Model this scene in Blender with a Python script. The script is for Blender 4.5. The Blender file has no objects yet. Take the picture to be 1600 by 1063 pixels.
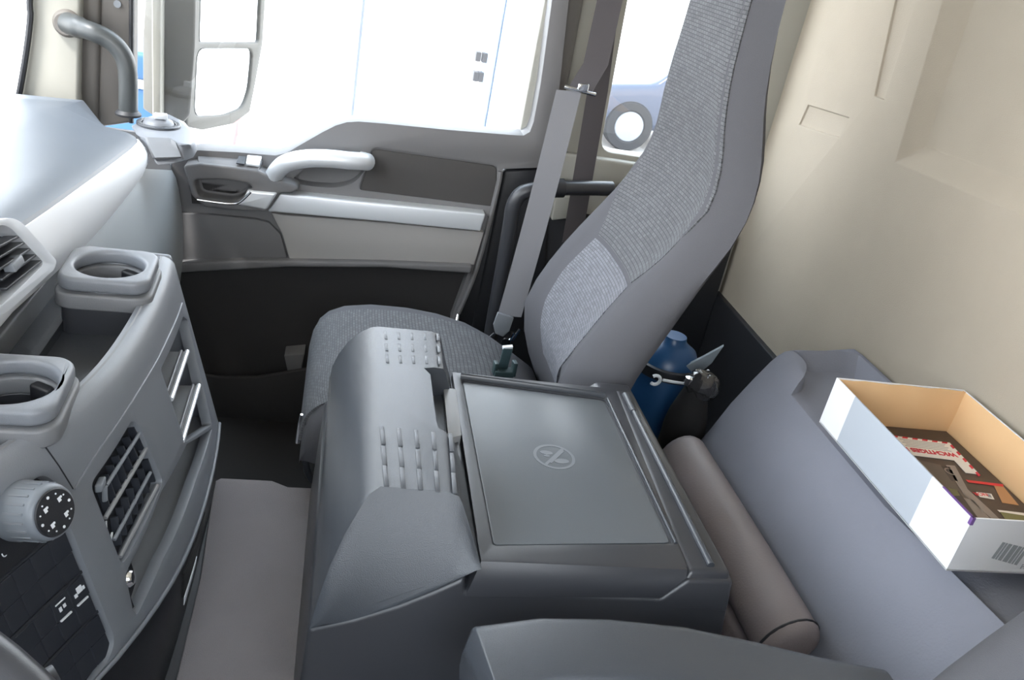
import bpy, bmesh, math, random
from mathutils import Vector, Matrix
random.seed(7)
SC = bpy.context.scene
COL = SC.collection
V = Vector

# ---------------------------------------------------------------- camera, world, light, exposure
FPX = 1350.0                                   # focal length in pixels of the 1600 x 1063 frame
CAM = V((0.0, 0.0, 1.0))
def _dir(px, py): return V(((px-800)/FPX, (py-531.5)/FPX, 1.0)).normalized()
_dn = _dir(230, 3300)
_y = _dir(575, -240); _y = (_y - _dn*_y.dot(_dn)).normalized()
_z = -_dn
_x = _y.cross(_z)
def ray(px, py):
    d = V(((px-800)/FPX, (py-531.5)/FPX, 1.0))
    return V((_x.dot(d), _y.dot(d), _z.dot(d)))
cd = bpy.data.cameras.new('camera'); cam = bpy.data.objects.new('camera', cd); COL.objects.link(cam)
cd.sensor_width = 36.0; cd.lens = FPX/1600*36.0; cd.clip_start = 0.02
# camera axes: right = image x, up = -image y, back = -image depth
rt = V((_x[0], _y[0], _z[0])); upv = -V((_x[1], _y[1], _z[1])); bk = -V((_x[2], _y[2], _z[2]))
cam.matrix_world = Matrix(((rt.x, upv.x, bk.x, CAM.x), (rt.y, upv.y, bk.y, CAM.y), (rt.z, upv.z, bk.z, CAM.z), (0, 0, 0, 1)))
SC.camera = cam

w = bpy.data.worlds.new('sky'); SC.world = w; w.use_nodes = True
nt = w.node_tree; bg = nt.nodes['Background']
tc = nt.nodes.new('ShaderNodeTexCoord'); sx = nt.nodes.new('ShaderNodeSeparateXYZ'); rp = nt.nodes.new('ShaderNodeValToRGB')
nt.links.new(tc.outputs['Generated'], sx.inputs[0]); nt.links.new(sx.outputs['Z'], rp.inputs[0]); nt.links.new(rp.outputs[0], bg.inputs[0])
rp.color_ramp.elements[0].position = 0.0; rp.color_ramp.elements[0].color = (1.0, 1.0, 1.0, 1)
rp.color_ramp.elements[1].position = 0.8; rp.color_ramp.elements[1].color = (0.72, 0.86, 1.0, 1)
bg.inputs[1].default_value = 7.0
sd = bpy.data.lights.new('sun', 'SUN'); sun = bpy.data.objects.new('sun', sd); COL.objects.link(sun)
sd.energy = 13.0; sd.angle = 0.25; sd.color = (1.0, 0.98, 0.95)
sun.rotation_euler = V((0.55, 0.35, -1.0)).to_track_quat('-Z', 'Y').to_euler()
SC.view_settings.view_transform = 'Standard'; SC.view_settings.look = 'None'
SC.view_settings.gamma = 1.0; SC.view_settings.use_curve_mapping = False
SC.view_settings.exposure = 0.35
SC.cycles.max_bounces = 10; SC.cycles.diffuse_bounces = 6; SC.cycles.transparent_max_bounces = 12
SC.cycles.sample_clamp_indirect = 8.0
SC.cycles.use_denoising = True

# ---------------------------------------------------------------- pixel -> point on a real plane
def at(px, py, ax, val):
    r = ray(px, py); i = 'xyz'.index(ax)
    return CAM + r*((val-CAM[i])/r[i])
def on(px, py, p0, n):
    r = ray(px, py); return CAM + r*((V(p0)-CAM).dot(V(n))/r.dot(V(n)))
def pts(ax, val, *pp): return [at(x, y, ax, val) for x, y in pp]

def lerp(tab, t):
    if t <= tab[0][0]: return tab[0][1]
    for (a, b), (c, d) in zip(tab, tab[1:]):
        if t <= c:
            k = (t-a)/(c-a); return b + (d-b)*k
    return tab[-1][1]
def smooth(tab, t):                              # Catmull-Rom through the table
    if t <= tab[0][0]: return tab[0][1]
    if t >= tab[-1][0]: return tab[-1][1]
    for i in range(len(tab)-1):
        if t <= tab[i+1][0]: break
    x0, y0 = tab[i]; x1, y1 = tab[i+1]
    m0 = (y1-tab[i-1][1])/(x1-tab[i-1][0]) if i > 0 else (y1-y0)/(x1-x0)
    m1 = (tab[i+2][1]-y0)/(tab[i+2][0]-x0) if i+2 < len(tab) else (y1-y0)/(x1-x0)
    h = x1-x0; s = (t-x0)/h
    return (2*s**3-3*s*s+1)*y0 + (s**3-2*s*s+s)*h*m0 + (-2*s**3+3*s*s)*y1 + (s**3-s*s)*h*m1
def spline(P, n=8):
    P = [V(p) for p in P]; out = []
    for i in range(len(P)-1):
        p0 = P[max(i-1, 0)]; p1 = P[i]; p2 = P[i+1]; p3 = P[min(i+2, len(P)-1)]
        for k in range(n):
            t = k/n
            out.append(0.5*((2*p1)+(p2-p0)*t+(2*p0-5*p1+4*p2-p3)*t*t+(3*p1-p0-3*p2+p3)*t**3))
    out.append(P[-1]); return out

# ---------------------------------------------------------------- materials
def lin(c): c /= 255.0; return c/12.92 if c <= 0.04045 else ((c+0.055)/1.055)**2.4
def M(name, rgb, rough=0.5, metal=0.0, bump=None, spec=0.5, vary=0.0, weave=None, coat=0.0, stretch=None):
    m = bpy.data.materials.new(name); m.use_nodes = True
    n = m.node_tree.nodes; l = m.node_tree.links; b = n['Principled BSDF']
    col = tuple(lin(c) for c in rgb) + (1,)
    b.inputs['Base Color'].default_value = col; b.inputs['Roughness'].default_value = rough
    b.inputs['Metallic'].default_value = metal; b.inputs['Specular IOR Level'].default_value = spec
    b.inputs['Coat Weight'].default_value = coat
    t = n.new('ShaderNodeTexCoord')
    src = t.outputs['UV' if weave else 'Object']
    if stretch:
        mp = n.new('ShaderNodeMapping'); mp.inputs['Scale'].default_value = stretch
        l.new(src, mp.inputs[0]); src = mp.outputs[0]
    if vary:
        no = n.new('ShaderNodeTexNoise'); no.inputs['Scale'].default_value = 14; no.inputs['Detail'].default_value = 4
        l.new(src, no.inputs['Vector'])
        mx = n.new('ShaderNodeMix'); mx.data_type = 'RGBA'
        mx.inputs[6].default_value = tuple(c*(1-vary) for c in col[:3])+(1,)
        mx.inputs[7].default_value = tuple(min(1, c*(1+vary)) for c in col[:3])+(1,)
        l.new(no.outputs['Fac'], mx.inputs[0]); l.new(mx.outputs[2], b.inputs['Base Color'])
    h = None
    if weave:
        br = n.new('ShaderNodeTexBrick'); br.inputs['Scale'].default_value = weave[0]; br.inputs['Mortar Size'].default_value = 0.11
        br.inputs['Brick Width'].default_value = 1.3; br.inputs['Row Height'].default_value = .72; br.inputs['Mortar Smooth'].default_value = 1.0
        br.inputs['Color1'].default_value = (1, 1, 1, 1); br.inputs['Color2'].default_value = (.6, .6, .6, 1); br.inputs['Mortar'].default_value = (0, 0, 0, 1)
        l.new(src, br.inputs['Vector']); h = br.outputs['Color']
        mx = n.new('ShaderNodeMix'); mx.data_type = 'RGBA'
        mx.inputs[6].default_value = tuple(c*weave[1] for c in col[:3])+(1,); mx.inputs[7].default_value = tuple(min(1, c*weave[2]) for c in col[:3])+(1,)
        l.new(h, mx.inputs[0]); l.new(mx.outputs[2], b.inputs['Base Color'])
        bump = bump or (weave[0], 0.4)
    if bump:
        if h is None:
            no = n.new('ShaderNodeTexNoise'); no.inputs['Scale'].default_value = bump[0]; no.inputs['Detail'].default_value = 3
            l.new(src, no.inputs['Vector']); h = no.outputs['Fac']
        bp = n.new('ShaderNodeBump'); bp.inputs['Strength'].default_value = bump[1]; bp.inputs['Distance'].default_value = 0.002
        l.new(h, bp.inputs['Height']); l.new(bp.outputs[0], b.inputs['Normal'])
    return m
def glass(name, tint=(1, 1, 1), refl=0.06):
    m = bpy.data.materials.new(name); m.use_nodes = True
    n = m.node_tree.nodes; l = m.node_tree.links; n.remove(n['Principled BSDF'])
    t = n.new('ShaderNodeBsdfTransparent'); t.inputs[0].default_value = tint+(1,)
    g = n.new('ShaderNodeBsdfGlossy'); g.inputs['Roughness'].default_value = 0.02
    x = n.new('ShaderNodeMixShader'); x.inputs[0].default_value = refl
    l.new(t.outputs[0], x.inputs[1]); l.new(g.outputs[0], x.inputs[2]); l.new(x.outputs[0], n['Material Output'].inputs[0])
    return m

m_dash   = M('dash_grey_plastic', (116, 119, 125), 0.42, bump=(900, .12))
m_dashlo = M('dash_lower_plastic', (112, 113, 116), 0.5, bump=(900, .12))
m_pad    = M('dash_pad_plastic', (82, 88, 96), 0.42, bump=(900, .12))
m_panel  = M('dash_lit_panel', (158, 163, 166), 0.5, bump=(900, .1))  # dash plastic lightened, strong light on the lower panel put into its colour
m_bar    = M('grab_bar_grey', (62, 65, 66), 0.4)
m_strip  = M('pale_silver_strip', (236, 238, 241), 0.42, metal=0.1)
m_knob   = M('knob_grey', (112, 117, 124), 0.4)
m_silver = M('satin_silver_trim', (226, 229, 233), 0.36, metal=0.4)
m_chrome = M('bright_chrome', (235, 238, 242), 0.12, metal=1.0)
m_gloss  = M('glossy_edge_plastic', (58, 61, 66), 0.24)
m_char   = M('charcoal_plastic', (62, 65, 70), 0.27, bump=(1100, .25))
m_charsm = M('charcoal_smooth_plastic', (50, 51, 55), 0.34, bump=(1100, .08))
m_black  = M('black_plastic', (33, 34, 38), 0.5, bump=(900, .1))
m_deep   = M('black_rubber', (24, 23, 24), 0.85)
m_switch = M('switch_black', (38, 41, 48), 0.55)
m_white  = M('white_marking', (225, 228, 232), 0.5)
m_door   = M('door_grey_plastic', (108, 107, 108), 0.55, bump=(900, .15))
m_doorlo = M('door_lower_plastic', (48, 46, 46), 0.7, bump=(900, .15))
m_doorin = M('door_light_insert', (156, 153, 150), 0.6)
m_felt   = M('dark_felt', (80, 78, 77), 0.95, bump=(1500, .5), spec=.1)
m_wall   = M('beige_wall_lining', (166, 157, 143), 0.85, bump=(500, .25), vary=0.04, spec=.2)
m_pillar = M('pillar_beige', (150, 148, 140), 0.7)
m_pildk  = M('pillar_dark', (96, 92, 88), 0.6)
m_fab    = M('seat_plain_fabric', (85, 85, 89), 0.95, bump=(900, .3), spec=.15)
m_weave  = M('seat_woven_fabric', (88, 89, 92), 0.9, weave=(125, .62, 1.35), spec=.15)
m_weave2 = M('seat_inset_fabric', (96, 97, 102), 0.9, weave=(150, .7, 1.6), spec=.15)
m_carpet = M('grey_carpet', (120, 116, 117), 0.97, bump=(700, .5), vary=.08, spec=.1)
m_shelf  = M('grey_felt_cover', (124, 126, 136), 0.95, bump=(260, .3), vary=.05, spec=.15)
m_leath  = M('brown_grey_leatherette', (124, 115, 115), 0.55, bump=(300, .2))
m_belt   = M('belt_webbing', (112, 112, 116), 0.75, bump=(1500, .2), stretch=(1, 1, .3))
m_beltshade = M('belt_webbing_shaded', (66, 62, 64), 0.8)  # same webbing, darkened to stand for the straps in shade
m_mat    = M('lid_rubber_mat', (86, 90, 94), 0.33, bump=(900, .1))
m_emblem = M('lid_emblem_grey', (98, 102, 107), 0.4)
m_latch  = M('latch_grey', (135, 136, 138), 0.4)
m_card   = M('card_white', (226, 227, 230), 0.6)
m_cardgr = M('card_grey_print', (172, 179, 188), 0.6)
m_cardbr = M('card_brown', (214, 178, 134), 0.85, vary=.05)
m_paper  = M('paper_white', (232, 228, 222), 0.6)
m_red    = M('print_red', (205, 40, 62), 0.5)
m_redbr  = M('print_bright_red', (222, 54, 62), 0.5)
m_ink    = M('print_dark', (62, 54, 54), 0.4)
m_inkgr  = M('print_grey', (150, 140, 134), 0.45)
m_inkbr  = M('print_brown_grey', (98, 88, 80), 0.45, vary=.3)
m_inkgn  = M('print_green', (112, 112, 72), 0.45, vary=.5)
m_inkor  = M('print_orange', (188, 140, 98), 0.45)
m_barc   = M('barcode_grey', (150, 154, 158), 0.6)
m_purple = M('tape_purple', (110, 78, 140), 0.6)
m_blue   = M('blue_painted_metal', (30, 70, 110), 0.35)
m_wrap   = M('clear_wrap', (52, 52, 54), 0.1, spec=1.0, bump=(90, 1.0))
m_sheet  = M('grey_plastic_sheet', (120, 128, 134), 0.4)
m_yellow = M('yellow_plastic', (190, 150, 60), 0.5)
m_glass  = glass('window_glass')
m_mirror = M('mirror_glass', (240, 243, 246), 0.02, metal=1.0)
m_mirh   = M('mirror_housing', (82, 80, 75), 0.6)
m_concr  = M('pale_paving', (190, 188, 184), 0.9, vary=.06)
m_bldg   = M('white_facade', (232, 234, 236), 0.8)
m_bframe = M('blue_grey_frames', (150, 168, 190), 0.6)
m_grey   = M('grey_metal', (120, 124, 130), 0.5)
m_carpt  = M('dark_blue_car_paint', (36, 46, 66), 0.3, coat=.5)
m_barr   = M('barrier_pale_red', (214, 104, 104), 0.6)  # red lightened towards pink
m_tyre   = M('tyre_rubber', (40, 40, 42), 0.8)
m_bluec  = M('deep_blue_coating', (24, 66, 104), 0.35)
m_leaf   = M('green_leaves', (60, 96, 44), 0.8, vary=.4)

# ---------------------------------------------------------------- mesh helpers: a geo is (verts, faces)
def prism(poly, vec):
    n = len(poly); vec = V(vec); vs = [V(p) for p in poly] + [V(p)+vec for p in poly]
    fs = [tuple(range(n))[::-1], tuple(range(n, 2*n))]
    fs += [(i, (i+1) % n, n+(i+1) % n, n+i) for i in range(n)]
    return vs, fs
def box(x0, x1, y0, y1, z0, z1): return prism([(x0, y0, z0), (x1, y0, z0), (x1, y1, z0), (x0, y1, z0)], (0, 0, z1-z0))
def obox(c, ax, ay, az, hx, hy, hz):             # oriented box
    c = V(c); ax, ay, az = V(ax).normalized(), V(ay).normalized(), V(az).normalized()
    return prism([c-ax*hx-ay*hy-az*hz, c+ax*hx-ay*hy-az*hz, c+ax*hx+ay*hy-az*hz, c-ax*hx+ay*hy-az*hz], az*2*hz)
def loft(rings, cap=True, closed=True):
    n = len(rings[0]); vs = [V(p) for r in rings for p in r]; fs = []
    for i in range(len(rings)-1):
        for j in range(n if closed else n-1):
            k = (j+1) % n
            fs.append((i*n+j, i*n+k, (i+1)*n+k, (i+1)*n+j))
    if cap and closed:
        fs.append(tuple(range(n))[::-1]); fs.append(tuple(range((len(rings)-1)*n, len(rings)*n)))
    return vs, fs
def sheet(rows, thick):                          # open grid given a thickness along its own normals
    a = loft(rows, cap=False, closed=False); bm = bmesh.new()
    vv = [bm.verts.new(v) for v in a[0]]
    for f in a[1]: bm.faces.new([vv[i] for i in f])
    bm.normal_update()
    nr = [v.normal.copy() for v in bm.verts]; bm.free()
    R, Cn = len(rows), len(rows[0]); N = R*Cn
    vs = a[0] + [a[0][i]-nr[i]*thick for i in range(N)]
    fs = list(a[1]) + [tuple(i+N for i in f[::-1]) for f in a[1]]
    rim = [j for j in range(Cn)] + [i*Cn+Cn-1 for i in range(1, R)] + [(R-1)*Cn+j for j in range(Cn-2, -1, -1)] + [i*Cn for i in range(R-2, 0, -1)]
    for i in range(len(rim)):
        p, q = rim[i], rim[(i+1) % len(rim)]; fs.append((q, p, p+N, q+N))
    return vs, fs
def tube(path, r, n=14, cap=True, flat=1.0, up=None):
    P = [V(p) for p in path]; rings = []; prev = None
    for i, p in enumerate(P):
        t = (P[min(i+1, len(P)-1)]-P[max(i-1, 0)]).normalized()
        if prev is None:
            u = V(up) if up else (V((0, 0, 1)) if abs(t.z) < .9 else V((1, 0, 0)))
        else: u = prev
        u = (u-t*u.dot(t)).normalized(); prev = u; v = t.cross(u)
        rr = r[i] if isinstance(r, (list, tuple)) else r
        rings.append([p+u*(math.cos(2*math.pi*k/n)*rr)+v*(math.sin(2*math.pi*k/n)*rr*flat) for k in range(n)])
    return loft(rings, cap)
def lathe(c, prof, axis=(0, 0, 1), n=32, ang=(0, 2*math.pi)):     # prof: (radius, height) pairs along axis
    c = V(c); a = V(axis).normalized(); u = a.orthogonal().normalized(); v = a.cross(u)
    rings = [[c+a*h+u*(math.cos(2*math.pi*k/n)*max(r, 1e-5))+v*(math.sin(2*math.pi*k/n)*max(r, 1e-5)) for k in range(n)] for r, h in prof]
    return loft(rings, True)
def ring(c, R, r, axis=(0, 0, 1), n=40, m=10):
    c = V(c); a = V(axis).normalized(); u = a.orthogonal().normalized(); v = a.cross(u); vs = []; fs = []
    for i in range(n):
        d = u*math.cos(2*math.pi*i/n)+v*math.sin(2*math.pi*i/n)
        for j in range(m): vs.append(c+d*(R+r*math.cos(2*math.pi*j/m))+a*(r*math.sin(2*math.pi*j/m)))
    for i in range(n):
        for j in range(m): fs.append((i*m+j, ((i+1) % n)*m+j, ((i+1) % n)*m+(j+1) % m, i*m+(j+1) % m))
    return vs, fs
def disc(c, r, axis, h, n=28): return lathe(c, [(r, 0), (r, h)], axis, n)
def washer(c, r0, r1, axis, h, n=36):
    c = V(c); a = V(axis).normalized(); u = a.orthogonal().normalized(); v = a.cross(u); vs = []; fs = []
    for i in range(n):
        d = u*math.cos(2*math.pi*i/n)+v*math.sin(2*math.pi*i/n)
        vs += [c+d*r0, c+d*r1, c+d*r1+a*h, c+d*r0+a*h]
    for i in range(n):
        o, q = i*4, ((i+1) % n)*4
        for j in range(4): fs.append((o+j, o+(j+1) % 4, q+(j+1) % 4, q+j))
    return vs, fs
def join(*gs):
    vs, fs = [], []
    for g in gs:
        o = len(vs); vs += list(g[0]); fs += [tuple(i+o for i in f) for f in g[1]]
    return vs, fs
def text(body, org, xd, yd, size, depth=0.0004, align='LEFT', bold=0.0):
    cu = bpy.data.curves.new('tmp', 'FONT'); cu.body = body; cu.size = size; cu.align_x = align; cu.extrude = depth/2; cu.offset = bold
    o = bpy.data.objects.new('tmp', cu); COL.objects.link(o)
    me = bpy.data.meshes.new_from_object(o.evaluated_get(bpy.context.evaluated_depsgraph_get()))
    xd = V(xd).normalized(); yd = (V(yd)-xd*V(yd).dot(xd)).normalized(); zd = xd.cross(yd)
    vs = [V(org)+xd*v.co.x+yd*v.co.y+zd*v.co.z for v in me.vertices]; fs = [tuple(p.vertices) for p in me.polygons]
    bpy.data.objects.remove(o); bpy.data.curves.remove(cu); bpy.data.meshes.remove(me)
    return vs, fs

def to_bm(g):
    bm = bmesh.new(); vv = [bm.verts.new(v) for v in g[0]]
    for f in g[1]:
        try: bm.faces.new([vv[i] for i in f])
        except ValueError: pass
    bmesh.ops.recalc_face_normals(bm, faces=bm.faces)
    return bm
def cut(g, cutters, op='DIFFERENCE'):             # boolean, baked at once; the cutters are removed
    me = bpy.data.meshes.new('tmp'); bm = to_bm(g); bm.to_mesh(me); bm.free()
    o = bpy.data.objects.new('tmp', me); COL.objects.link(o); junk = []
    for c in cutters:
        mc = bpy.data.meshes.new('tmpc'); bm = to_bm(c); bm.to_mesh(mc); bm.free()
        oc = bpy.data.objects.new('tmpc', mc); COL.objects.link(oc); junk.append((oc, mc))
        md = o.modifiers.new('b', 'BOOLEAN'); md.operation = op; md.solver = 'EXACT'; md.object = oc
    ev = o.evaluated_get(bpy.context.evaluated_depsgraph_get()); m2 = bpy.data.meshes.new_from_object(ev)
    r = ([v.co.copy() for v in m2.vertices], [tuple(p.vertices) for p in m2.polygons])
    bpy.data.objects.remove(o); bpy.data.meshes.remove(me); bpy.data.meshes.remove(m2)
    for oc, mc in junk: bpy.data.objects.remove(oc); bpy.data.meshes.remove(mc)
    return r
def T(name, label, cat, loc, group=None, kind=None):
    o = bpy.data.objects.new(name, None); COL.objects.link(o); o.location = V(loc); o.empty_display_size = 0.05
    if label: o['label'] = label
    if cat: o['category'] = cat
    if group: o['group'] = group
    if kind: o['kind'] = kind
    return o
def wloc(o):
    p = V((0, 0, 0))
    while o is not None: p += o.location; o = o.parent
    return p
def B(name, g, mat, parent=None, bevel=0.0, seg=3, ang=32, sharp=38, sub=0, loc=None, label=None, cat=None, group=None, kind=None, bevel_ang=None, uv=None):
    bm = to_bm(g)
    if bevel:
        lim = math.radians(bevel_ang or ang)
        ed = [e for e in bm.edges if len(e.link_faces) == 2 and e.calc_face_angle(0) > lim]
        if ed: bmesh.ops.bevel(bm, geom=ed, offset=bevel, segments=seg, profile=.5, affect='EDGES', clamp_overlap=True)
    if sub: bmesh.ops.subdivide_edges(bm, edges=bm.edges[:], cuts=sub, use_grid_fill=True, smooth=0)
    base = V(loc) if loc is not None else (wloc(parent) if parent else V((0, 0, 0)))
    bmesh.ops.translate(bm, verts=bm.verts, vec=-base)
    for f in bm.faces: f.smooth = True
    me = bpy.data.meshes.new(name); bm.to_mesh(me); bm.free()
    if uv:                                        # fabric runs along the panel, in metres
        ul = me.uv_layers.new(name='fabric')
        for lp in me.loops: ul.data[lp.index].uv = uv[lp.vertex_index % len(uv)]
    me.set_sharp_from_angle(angle=math.radians(sharp))
    me.materials.append(mat)
    o = bpy.data.objects.new(name, me); COL.objects.link(o)
    if parent: o.parent = parent
    elif loc is not None: o.location = V(loc)
    for k, v in (('label', label), ('category', cat), ('group', group), ('kind', kind)):
        if v: o[k] = v
    return o
def round_poly(c, hx, hy, r, ux, uy, n=6):        # rounded rectangle
    c, ux, uy = V(c), V(ux).normalized(), V(uy).normalized(); out = []
    for sx_, sy_, a0 in ((1, 1, 0), (-1, 1, 90), (-1, -1, 180), (1, -1, 270)):
        for k in range(n+1):
            a = math.radians(a0+90*k/n)
            out.append(c+ux*(sx_*(hx-r)+r*math.cos(a))+uy*(sy_*(hy-r)+r*math.sin(a)))
    return out
def rounded(poly, r, n=5):                        # round the corners of a planar polygon
    out = []; N = len(poly)
    for i in range(N):
        p, a, b = V(poly[i]), V(poly[i-1]), V(poly[(i+1) % N])
        da, db = (a-p), (b-p); k = min(r, da.length*.45, db.length*.45)
        A, Bq = p+da.normalized()*k, p+db.normalized()*k
        for t in range(n+1):
            s = t/n; out.append(A*(1-s)**2+p*2*s*(1-s)+Bq*s*s)
    return out

# ================================================================ THE SETTING
TUN = 0.12                                        # top of the engine tunnel; the foot well lies lower
fl = B('floor', join(box(-1.1, 1.05, -.2, 1.96, -.26, -.2)), m_deep, kind='structure', loc=(0, 0, -.2))
tn = B('tunnel', prism([(-1.0, -.0, -.2), (-1.0, -.0, TUN), (-1.0, 1.165, TUN), (-1.0, 1.185, TUN-.02), (-1.0, 1.2, -.2)], (2.0, 0, 0)), m_black, fl)
cl = B('ceiling', box(-.98, 1.05, -.2, 1.97, 1.55, 1.6), m_wall, kind='structure', loc=(0, 0, 1.55))

# rear wall with its pressed panel, slot and grip plate
XR = 1.0
wr = box(XR, XR+.06, -.2, 1.97, .235, 1.55)
P = lambda x, y: at(x, y, 'x', XR)
def yz(y, z, x=XR): return V((x, y, z))
inn = [P(1426, 226), P(1510, -25), V((XR, 1.36, 1.32)), V((XR, .30, 1.32)), V((XR, .30, P(1600, 288).z))]
a_, b_ = P(1426, 226), P(1600, 288)
inn[4] = a_+(b_-a_)*((.30-a_.y)/(b_.y-a_.y))
out = [P(1396, 256), P(1478, -25), V((XR, 1.42, 1.37)), V((XR, .24, 1.37)), V((XR, .24, inn[4].z-.05))]
inn[2].y = inn[1].y-.02; out[2].y = out[1].y-.02
cutA = loft([[p-V((.002, 0, 0)) for p in out], [p+V((.026, 0, 0)) for p in inn]])
cutB = prism([P(1366, 150), P(1381, 156), P(1438, -25), P(1404, -25)], (.007, 0, 0)); cutB = ([v-V((.002, 0, 0)) for v in cutB[0]], cutB[1])
cutC = prism([P(1262, 164), P(1326, 184), P(1310, 215), P(1248, 195)], (.007, 0, 0)); cutC = ([v-V((.002, 0, 0)) for v in cutC[0]], cutC[1])
wr = B('wall_rear', cut(wr, [cutA, cutB, cutC]), m_wall, bevel=.006, seg=3, ang=12, kind='structure', loc=(XR, .9, .235))
B('lower_panel', join(box(.985, 1.05, -.2, 1.97, -.2, .24)), m_black, wr, bevel=.003)

# side wall behind the passenger door, with the small rear window
YS = 1.95
Q = lambda x, y, Y=YS: at(x, y, 'y', Y)
sw = box(.40, 1.06, YS, YS+.05, -.2, 1.55)
wl0, wl1 = Q(974, -60), Q(938, 236)
hole = [V((wl1.x, YS-.02, wl1.z)), V((.93, YS-.02, wl1.z+.0)), V((.93, YS-.02, 1.2)), V((wl1.x-.03, YS-.02, 1.2))]
wrt = B('wall_right', cut(sw, [prism(rounded(hole, .03), (0, .1, 0))]), m_pillar, bevel=.004, seg=2, kind='structure', loc=(.7, YS, 0))
B('lower_trim', box(.33, .985, 1.925, 1.955, -.2, .40), m_black, wrt, bevel=.004)
B('window_ledge', box(.5, .985, 1.925, 1.955, wl1.z-.075, wl1.z-.012), m_pillar, wrt, bevel=.008)
B('pillar_trim', prism([Q(889, -40, 1.93), Q(995, -560, 1.93), Q(1027, -560, 1.93), Q(921, -40, 1.93), Q(893, 110, 1.93), Q(862, 262, 1.93), Q(845, 262, 1.93)], (0, .03, 0)), m_pildk, wrt, bevel=.012, seg=4)
B('lower_pillar', prism([Q(788, 266, 1.92), Q(862, 262, 1.92), Q(850, 520, 1.92), Q(735, 520, 1.92)], (0, .04, 0)), m_black, wrt, bevel=.008)
B('door_header', box(-.66, .42, 1.90, 1.99, 1.36, 1.56), m_pillar, wrt, bevel=.01)
w2 = B('window_2', prism([h+V((0, .04, 0)) for h in hole], (0, .004, 0)), m_glass, kind='structure', loc=(.75, YS+.02, .9))

# unseen near side, closed below the driver's open window to cut side light
wl_ = cut(box(-1.05, 1.06, -.23, -.18, -.26, 1.55), [prism(rounded([V((-.62, -.26, .62)), V((.42, -.26, .58)), V((.46, -.26, 1.32)), V((-.50, -.26, 1.32))], .05), (0, .12, 0))])
wlft = B('wall_left', wl_, m_wall, bevel=.005, seg=2, kind='structure', loc=(.8, -.2, 0))
wfr = B('wall_front', join(box(-1.1, -1.02, -.22, 2.0, -.26, .50)), m_wall, kind='structure', loc=(-1.05, .9, 0))
# windscreen
ws = B('window_1', prism([(-.92, -.15, .52), (-.80, 1.80, .50), (-.72, 1.78, 1.4), (-.86, -.15, 1.4)], (-.005, 0, 0)), m_glass, kind='structure', loc=(-.85, .9, .9))

# windscreen pillar
def YP(v, *pp): return pts('y', v, *pp)
pil = B('trim_1', prism(YP(1.86, (124, -620), (52, -60), (40, 60), (28, 140), (10, 222), (60, 226), (128, 205), (122, 150), (126, -60), (146, -620)), (0, .09, 0)), m_pillar, kind='structure', loc=at(90, 190, 'y', 1.86), bevel=.006)
B('glazing_seal', tube(spline([at(x, y, 'y', 1.852) for x, y in ((124, -620), (52, -60), (47, 30), (38, 100), (26, 165), (12, 216))], 5), .006, 8), m_black, pil)
B('inner_post', prism(YP(1.885, (142, -620), (122, -60), (122, 205), (152, 205), (158, -60), (178, -620)), (0, .06, 0)), m_pildk, pil, bevel=.01)

# ---------------------------------------------------------------- passenger door
YD = 1.90
D = lambda x, y, Y=YD: at(x, y, 'y', Y)
door = T('door_1', 'grey passenger door panel with armrest, silver pull handle and silver strip', None, (0, YD, 0), kind='structure')
sill = [(296, 237), (312, 235), (370, 238), (430, 243), (448, 239), (470, 226), (505, 206), (525, 196), (542, 191), (560, 190), (600, 193), (700, 203), (800, 211), (818, 212), (828, 206), (834, 190), (845, 130), (868, -40), (972, -560)]
outl = sill+[(1000, -560), (893, -40), (862, 250), (850, 262), (786, 264), (776, 300), (742, 420), (712, 495), (690, 760), (225, 760), (225, 262), (262, 240)]
slab = prism([D(*p) for p in outl], (0, .06, 0))
rec = prism([D(x, y, YD-.01) for x, y in ((250, 416), (450, 411), (600, 413), (733, 426), (706, 500), (690, 752), (235, 752))], (0, .045, 0))
hcav = prism(rounded([D(x, y, YD-.01) for x, y in ((452, 286), (478, 262), (520, 256), (572, 262), (566, 276), (550, 290), (524, 296), (480, 293))], .02), (0, .045, 0))
felt_cut = prism(rounded([D(x, y, YD-.01) for x, y in ((582, 231), (778, 259), (777, 326), (560, 299))], .012), (0, .016, 0))
B('door_panel', cut(slab, [rec, hcav, felt_cut]), m_door, door, bevel=.004, seg=3)
B('front_frame', prism([D(x, y, 1.895) for x, y in ((176, -620), (216, -620), (206, -60), (205, 192), (150, 200), (154, -60))], (0, .06, 0)), m_pildk, door, bevel=.006)
B('frame_seal', tube([D(x, y, 1.893) for x, y in ((216, -620), (206, -60), (205.5, 60), (205, 192))], .005, 8), m_black, door)
B('screw', disc(D(184, 6, 1.895), .007, (0, -1, 0), .004, 16), m_grey, door)
B('lower_panel', prism([D(x, y, 1.93) for x, y in ((248, 410), (735, 410), (712, 500), (692, 755), (232, 755))], (0, .01, 0)), m_doorlo, door)
B('felt_pocket', prism(rounded([D(x, y, YD+.002) for x, y in ((583, 233), (776, 260), (776, 325), (562, 298))], .012), (0, .006, 0)), m_felt, door, bevel=.002)
# door pocket low down
pk = [D(x, y, 1.86) for x, y in ((300, 585), (345, 590), (400, 590), (445, 583), (480, 577), (560, 575))]
B('map_pocket', prism(pk+[D(x, y, 1.86) for x, y in ((560, 690), (300, 690))], (0, .012, 0)), m_doorlo, door, bevel=.003)
B('pocket_divider', prism([D(x, y, 1.87) for x, y in ((444, 556), (476, 553), (470, 582), (450, 584))], (0, .05, 0)), m_door, door, bevel=.002)
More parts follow.
